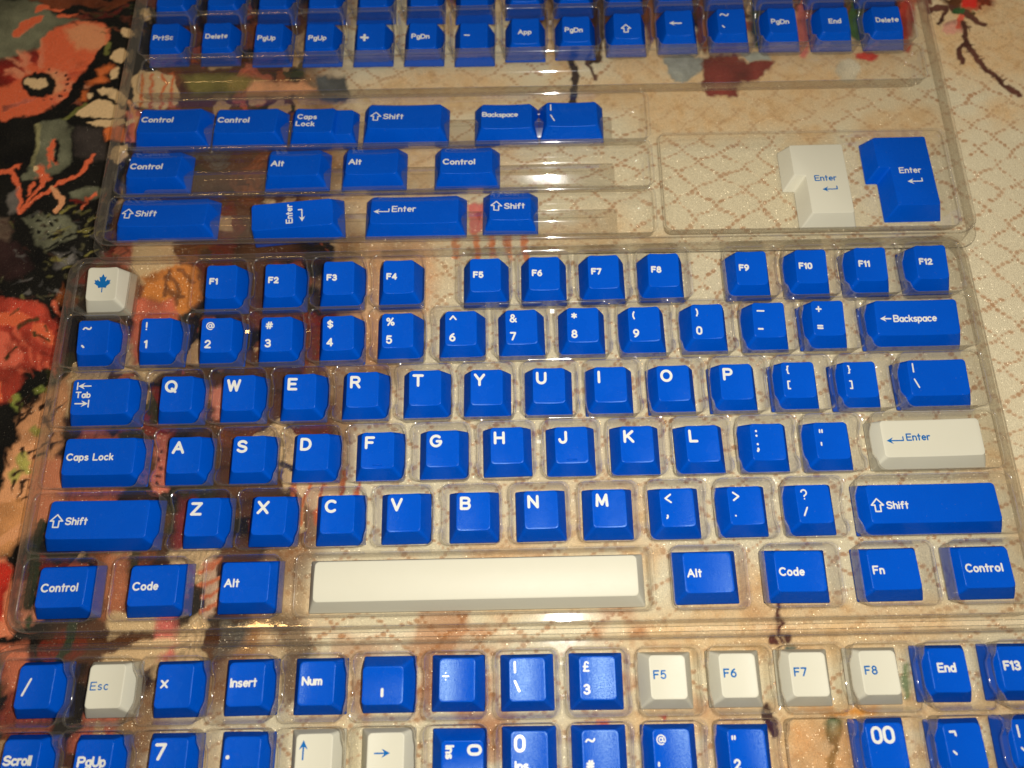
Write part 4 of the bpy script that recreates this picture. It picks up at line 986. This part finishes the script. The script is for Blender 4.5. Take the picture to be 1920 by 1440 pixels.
for k in range(50):
    a = rng.uniform(0, 104); b = rng.uniform(570, 740); an = rng.uniform(.2, 1.3); L_ = rng.uniform(8, 26)
    if b > 690 and a > 30: continue
    paint_line([(a, b), (a + L_ * cos(an), b + L_ * sin(an))], rng.uniform(1, 2.4), [(206, 96, 66), (84, 22, 16), (160, 60, 40)][rng.randint(3)], soft=1.4, amt=.5, taper=True)
# feathery peach and green
paint_poly([(12, 800), (40, 764), (70, 744), (130, 700), (120, 800), (92, 960), (60, 1000), (-60, 1080), (-60, 930), (8, 880)], (168, 116, 76), 2)
for p in [ell(30, 752, 10, 16), ell(62, 806, 12, 9), ell(44, 868, 12, 22), ell(24, 892, 12, 14), ell(76, 730, 14, 5)]: paint_poly(p, (118, 124, 52), 1.5, .8)
for k in range(34):
    a = rng.uniform(8, 104); b = rng.uniform(742, 960); L_ = rng.uniform(16, 38); an = rng.uniform(-.9, -.35) if rng.rand() < .6 else rng.uniform(1.0, 2.0)
    paint_line([(a, b), (a + L_ * cos(an), b + L_ * sin(an))], 1.7, (34, 20, 12), taper=True)
paint_poly([(-60, 880), (8, 880), (-6, 930), (-60, 960)], BLK, 1.5); paint_poly([(-30, 760), (20, 760), (28, 800), (30, 826), (6, 850), (-30, 850)], BLK, 2)
paint_poly([(-60, 960), (40, 930), (60, 960), (20, 1040), (-60, 1050)], (150, 100, 56), 2, .8); paint_line([(-20, 1022), (40, 990), (60, 978)], 4, PEACH, amt=.7)
paint_poly([(-60, 1046), (12, 1046), (26, 1100), (24, 1180), (0, 1220), (-60, 1240)], (196, 112, 76), 2); paint_poly([(-60, 1060), (14, 1056), (24, 1076), (10, 1110), (4, 1160), (-60, 1140)], (150, 34, 22), 2)
paint_poly([(-30, 1210), (14, 1184), (22, 1200), (-20, 1260), (-60, 1260)], BLK, 1.5)
# under the middle tray's left part
paint_poly([(56, 870), (112, 860), (120, 920), (104, 1000), (60, 1010)], (188, 114, 78), 2.5); paint_poly([(36, 1090), (74, 1080), (78, 1160), (30, 1168)], (186, 116, 86), 2)
paint_line([(76, 984), (64, 1030), (56, 1090), (50, 1140)], 4.2, (40, 44, 24)); paint_line([(140, 1160), (116, 1220), (100, 1260)], 3, (34, 40, 24))
paint_poly([(38, 1160), (56, 1152), (52, 1172)], (40, 60, 30), 1); paint_poly([(0, 1210), (44, 1204), (50, 1290), (10, 1300)], (176, 96, 66), 2.5)
paint_poly([(244, 456), (316, 450), (330, 500), (300, 520), (262, 530), (240, 500)], CRM, 2); paint_poly([(262, 516), (322, 496), (366, 500), (378, 560), (340, 590), (270, 590)], (176, 104, 40), 2)
for q in [((312, 510), (330, 536), (326, 570)), ((330, 506), (360, 530)), ((308, 530), (322, 560), (340, 556)), ((312, 512), (306, 548))]: paint_line(list(q), 2, (90, 48, 18), amt=.85)
paint_poly([(250, 560), (320, 560), (330, 600), (300, 620), (252, 640), (246, 600)], (184, 90, 62), 2)
paint_poly([(244, 610), (290, 600), (296, 680), (250, 690)], (176, 92, 66), 2.5); paint_poly([(396, 726), (420, 720), (424, 780), (398, 786)], (196, 116, 90), 1.5)
paint_poly([(286, 816), (312, 810), (310, 920), (284, 926)], (176, 94, 72), 1.5)
for k in range(7): paint_poly(ell(292 + rng.uniform(-4, 10), 820 + 14 * k, 3.4, 4.4), (30, 14, 12), .8)
paint_poly([(150, 770), (190, 740), (240, 750), (240, 800), (150, 820)], (160, 84, 60), 2.5, .9); paint_poly([(330, 930), (372, 930), (360, 1030), (326, 1030)], (96, 34, 30), 2)
paint_poly([(190, 1040), (240, 1030), (232, 1160), (186, 1160)], (150, 88, 54), 2.5, .9); paint_poly([(204, 1150), (300, 1146), (300, 1184), (200, 1190)], (226, 190, 136), 2)
paint_poly([(286, 1150), (330, 1150), (330, 1240), (290, 1240)], (176, 84, 72), 2.5, .9); paint_poly([(380, 1060), (404, 1046), (404, 1150), (384, 1160)], (214, 176, 140), 1.5)
for yy in (1060, 1086, 1112, 1138): paint_line([(376, yy + 8), (410, yy - 8)], 1.8, (172, 92, 54))
paint_poly([(534, 850), (552, 850), (552, 910), (530, 916)], CRM, 1.2); paint_line([(530, 870), (552, 880)], 3, (40, 34, 40)); paint_poly([(540, 900), (640, 890), (640, 960), (600, 1000), (592, 960)], (214, 178, 136), 2)
for xx in (560, 590, 620, 650, 680): paint_line([(xx, 880), (xx - 30, 980)], 1.6, (168, 86, 46))
paint_poly([(190, 1228), (300, 1196), (340, 1200), (280, 1250), (190, 1260)], (216, 180, 130), 2)
paint_poly([(500, 1150), (560, 1150), (590, 1210), (560, 1320), (530, 1320), (520, 1210)], (70, 48, 28), 4, .8)
paint_poly([(690, 455), (780, 450), (820, 470), (800, 600), (700, 700), (640, 600)], (182, 130, 88), 6, .6)
for xx in (850, 890, 920, 950, 980): paint_line([(xx, 430), (xx + 6, 480)], 2.6, (186, 98, 46), amt=.85)
paint_poly([(876, 385), (910, 380), (912, 430), (880, 436)], (206, 110, 96), 1.2); paint_poly([(890, 400), (904, 398), (900, 424)], (150, 44, 40), 1.5)
for p in [(470, 590, 30, 26), (600, 720, 16, 40), (640, 860, 12, 40), (470, 860, 14, 40), (560, 480, 60, 10)]: paint_poly(ell(*p), (74, 34, 30), 4, .7)
# centre and right motifs
paint_line([(1070, 96), (1076, 140), (1072, 190)], 3.4, (34, 24, 20)); paint_line([(1098, 110), (1118, 146)], 2, (70, 44, 34)); paint_line([(1118, 0), (1122, 60), (1112, 110)], 5, (50, 28, 20))
paint_poly([(1242, 104), (1280, 98), (1322, 108), (1318, 128), (1296, 146), (1276, 158), (1258, 146)], (128, 130, 120), 1); paint_poly([(1318, 106), (1378, 100), (1398, 116), (1452, 112), (1446, 130), (1424, 150), (1390, 150), (1380, 180), (1330, 178), (1316, 152)], (96, 34, 26), 1.6)
paint_poly([(1384, 96), (1440, 96), (1446, 112), (1404, 116)], (140, 142, 128), 1); paint_poly([(1598, 96), (1650, 100), (1648, 112), (1606, 108)], (164, 44, 34), 1)
paint_poly(ell(1590, 130, 24, 22), (176, 172, 150), 2, .7)
for (a, b, c) in [(1178, 30, (84, 46, 26)), (1226, 20, (110, 62, 34)), (1322, 40, (96, 48, 30)), (1420, 30, (40, 52, 34)), (1508, 46, (196, 106, 92)), (1608, 20, (60, 88, 40)), (1700, 40, (140, 44, 28))]:
    paint_poly(ell(a, b, 16, 60), c, 2)
paint_poly([(1770, 44), (1808, 30), (1806, 58), (1774, 60)], (206, 148, 124), 1.5); paint_poly([(1810, -10), (1836, -10), (1830, 14), (1806, 12)], (168, 34, 26), 1.5); paint_line([(1806, 20), (1800, 52)], 2.2, (190, 84, 62))
STM = (74, 44, 34)
paint_line([(1736, -10), (1740, 16), (1776, 12)], 3, STM); paint_line([(1776, 14), (1764, 40)], 2, STM); paint_line([(1786, 8), (1812, 20), (1836, 38), (1848, 42)], 2.8, STM); paint_line([(1796, 16), (1806, 16)], 3, (40, 70, 36))
tw = [(1810, 40), (1812, 76), (1830, 100), (1846, 126), (1872, 146), (1890, 162), (1912, 174)]
paint_line(tw, 2.6, STM); paint_line([(1812, 76), (1802, 92), (1804, 112)], 2.8, STM)
for (a, b), (c, d) in zip(tw[:-1], tw[1:]):
    for k in range(5):
        t = rng.rand(); X0, Y0 = a + (c - a) * t, b + (d - b) * t
        paint_line([(X0, Y0), (X0 + rng.uniform(2, 16), Y0 + rng.uniform(-9, 12))], 1.2, STM, taper=True)
paint_line([(1466, 1096), (1460, 1150), (1464, 1200)], 1.5, (64, 30, 24)); paint_poly(ell(1448, 1200, 9, 9), (70, 30, 22), .8); paint_poly(ell(1476, 1198, 7, 8), (70, 34, 24), .8); paint_poly(ell(1480, 1214, 14, 5), (88, 96, 84), 1)
paint_line([(1440, 1330), (1452, 1372)], 3.2, (60, 28, 24)); paint_poly([(1480, 1340), (1560, 1326), (1600, 1330), (1650, 1326), (1640, 1344), (1600, 1346), (1540, 1340)], (214, 140, 50), 1.5, .85)
paint_poly(ell(1563, 1366, 20, 26), (40, 84, 48), 1.2); paint_poly(ell(1560, 1362, 9, 14), (150, 162, 128), 2, .8); paint_line([(1564, 1386), (1556, 1420), (1550, 1460)], 2.4, (44, 70, 40)); paint_poly(ell(1700, 1280, 9, 36), (84, 108, 66), 1.5, .85)
paint_poly([(1130, 1352), (1146, 1352), (1150, 1450), (1130, 1450)], (206, 106, 78), 1.5); paint_poly([(1236, 1342), (1252, 1340), (1250, 1352)], (170, 40, 34), 1); paint_poly(ell(1840, 1420, 12, 30), (84, 112, 62), 1.5, .85)
paint_poly([(1480, 1360), (1600, 1352), (1620, 1460), (1470, 1460)], (176, 118, 62), 6, .5)

colr = np.clip(colr * np.minimum(1, .88 / np.maximum(colr.max(1), 1e-3))[:, None], 0.004, 1)
lum = colr.mean(1)
# soft wrinkles of the cloth, kept below the trays
zc = (fbm(x, y, 90, 131, 2) - 1.0) * 1.2 + (n3 - 1) * .12
zc = np.minimum(zc, -.05)
nx_, ny_ = len(gx), len(gy)
co = np.stack([x * S, y * S, zc * S], 1).astype(np.float32)
ii = np.arange(nx_ * ny_).reshape(ny_, nx_)
q = np.stack([ii[:-1, :-1], ii[:-1, 1:], ii[1:, 1:], ii[1:, :-1]], -1).reshape(-1, 4)
me = bpy.data.meshes.new("patterned_cloth")
me.vertices.add(NV); me.vertices.foreach_set('co', co.ravel())
me.loops.add(q.size); me.loops.foreach_set('vertex_index', q.ravel().astype(np.int32))
me.polygons.add(len(q)); me.polygons.foreach_set('loop_start', np.arange(0, q.size, 4, dtype=np.int32))
me.update(calc_edges=True)
me.polygons.foreach_set('use_smooth', np.ones(len(q), bool))
at = me.color_attributes.new("print", 'FLOAT_COLOR', 'POINT')
at.data.foreach_set('color', np.concatenate([colr, np.ones((NV, 1), np.float32)], 1).ravel())
cloth = link("cloth_ground", me)
cloth['kind'] = 'structure'; cloth['label'] = "velvety printed cloth, dark with flowers on the left and cream with dotted net on the right"
k = NT("printed_velvet")
out = k.n('ShaderNodeOutputMaterial'); p = k.n('ShaderNodeBsdfPrincipled')
ca = k.n('ShaderNodeVertexColor', layer_name="print"); tc = k.n('ShaderNodeTexCoord')
fz = k.n('ShaderNodeTexNoise', i_Scale=30.0, i_Detail=3.0, i_Roughness=.7); k.l(tc, 'Object', fz, 'Vector')
mp = k.n('ShaderNodeMapping'); mp.inputs['Scale'].default_value = (34, 9, 20); mp.inputs['Rotation'].default_value = (0, 0, .5); k.l(tc, 'Object', mp, 0)
fb = k.n('ShaderNodeTexNoise', i_Scale=1.0, i_Detail=2.0); k.l(mp, 0, fb, 'Vector')
mr = k.n('ShaderNodeMapRange'); mr.inputs[1].default_value = .3; mr.inputs[2].default_value = .7; mr.inputs[3].default_value = .74; mr.inputs[4].default_value = 1.24; k.l(fz, 0, mr, 0)
sca = k.n('ShaderNodeVectorMath', operation='SCALE'); k.l(ca, 0, sca, 0); k.l(mr, 0, sca, 'Scale'); k.l(sca, 0, p, 'Base Color')
p.inputs['Roughness'].default_value = .8; p.inputs['Specular IOR Level'].default_value = .12
p.inputs['Sheen Weight'].default_value = .03; p.inputs['Sheen Roughness'].default_value = .4
ad = k.n('ShaderNodeMath', operation='ADD'); k.l(fz, 0, ad, 0); k.l(fb, 0, ad, 1)
bp = k.n('ShaderNodeBump', i_Strength=.8, i_Distance=.03); k.l(ad, 0, bp, 'Height'); k.l(bp, 0, p, 'Normal')
# tiny foil flakes caught in the pile
vo = k.n('ShaderNodeTexVoronoi', i_Scale=27.0); k.l(tc, 'Object', vo, 'Vector')
cen = k.n('ShaderNodeVectorMath', operation='SUBTRACT'); k.l(vo, 'Color', cen, 0); cen.inputs[1].default_value = (.5, .5, .5)
scn = k.n('ShaderNodeVectorMath', operation='MULTIPLY'); k.l(cen, 0, scn, 0); scn.inputs[1].default_value = (1.3, 1.3, 0)
adn = k.n('ShaderNodeVectorMath', operation='ADD'); k.l(scn, 0, adn, 0); adn.inputs[1].default_value = (0, 0, 1)
nrm = k.n('ShaderNodeVectorMath', operation='NORMALIZE'); k.l(adn, 0, nrm, 0)
gl = k.n('ShaderNodeBsdfGlossy', i_Roughness=.33); gl.inputs[0].default_value = (1.0, .84, .58, 1); k.l(nrm, 0, gl, 'Normal')
lt = k.n('ShaderNodeMath', operation='LESS_THAN'); lt.inputs[1].default_value = .33; k.l(vo, 'Distance', lt, 0)
lum_ = k.n('ShaderNodeRGBToBW'); k.l(ca, 0, lum_, 0)
ml = k.n('ShaderNodeMapRange'); ml.inputs[1].default_value = .0; ml.inputs[2].default_value = .25; ml.inputs[3].default_value = .03; ml.inputs[4].default_value = .23; k.l(lum_, 0, ml, 0)
mu = k.n('ShaderNodeMath', operation='MULTIPLY'); k.l(lt, 0, mu, 0); k.l(ml, 0, mu, 1)
mxs = k.n('ShaderNodeMixShader'); k.l(mu, 0, mxs, 0); k.l(p, 0, mxs, 1); k.l(gl, 0, mxs, 2)
k.l(mxs, 0, out, 0)
me.materials.append(k.m)
print("verts", NV, "keys", len(KEYS))
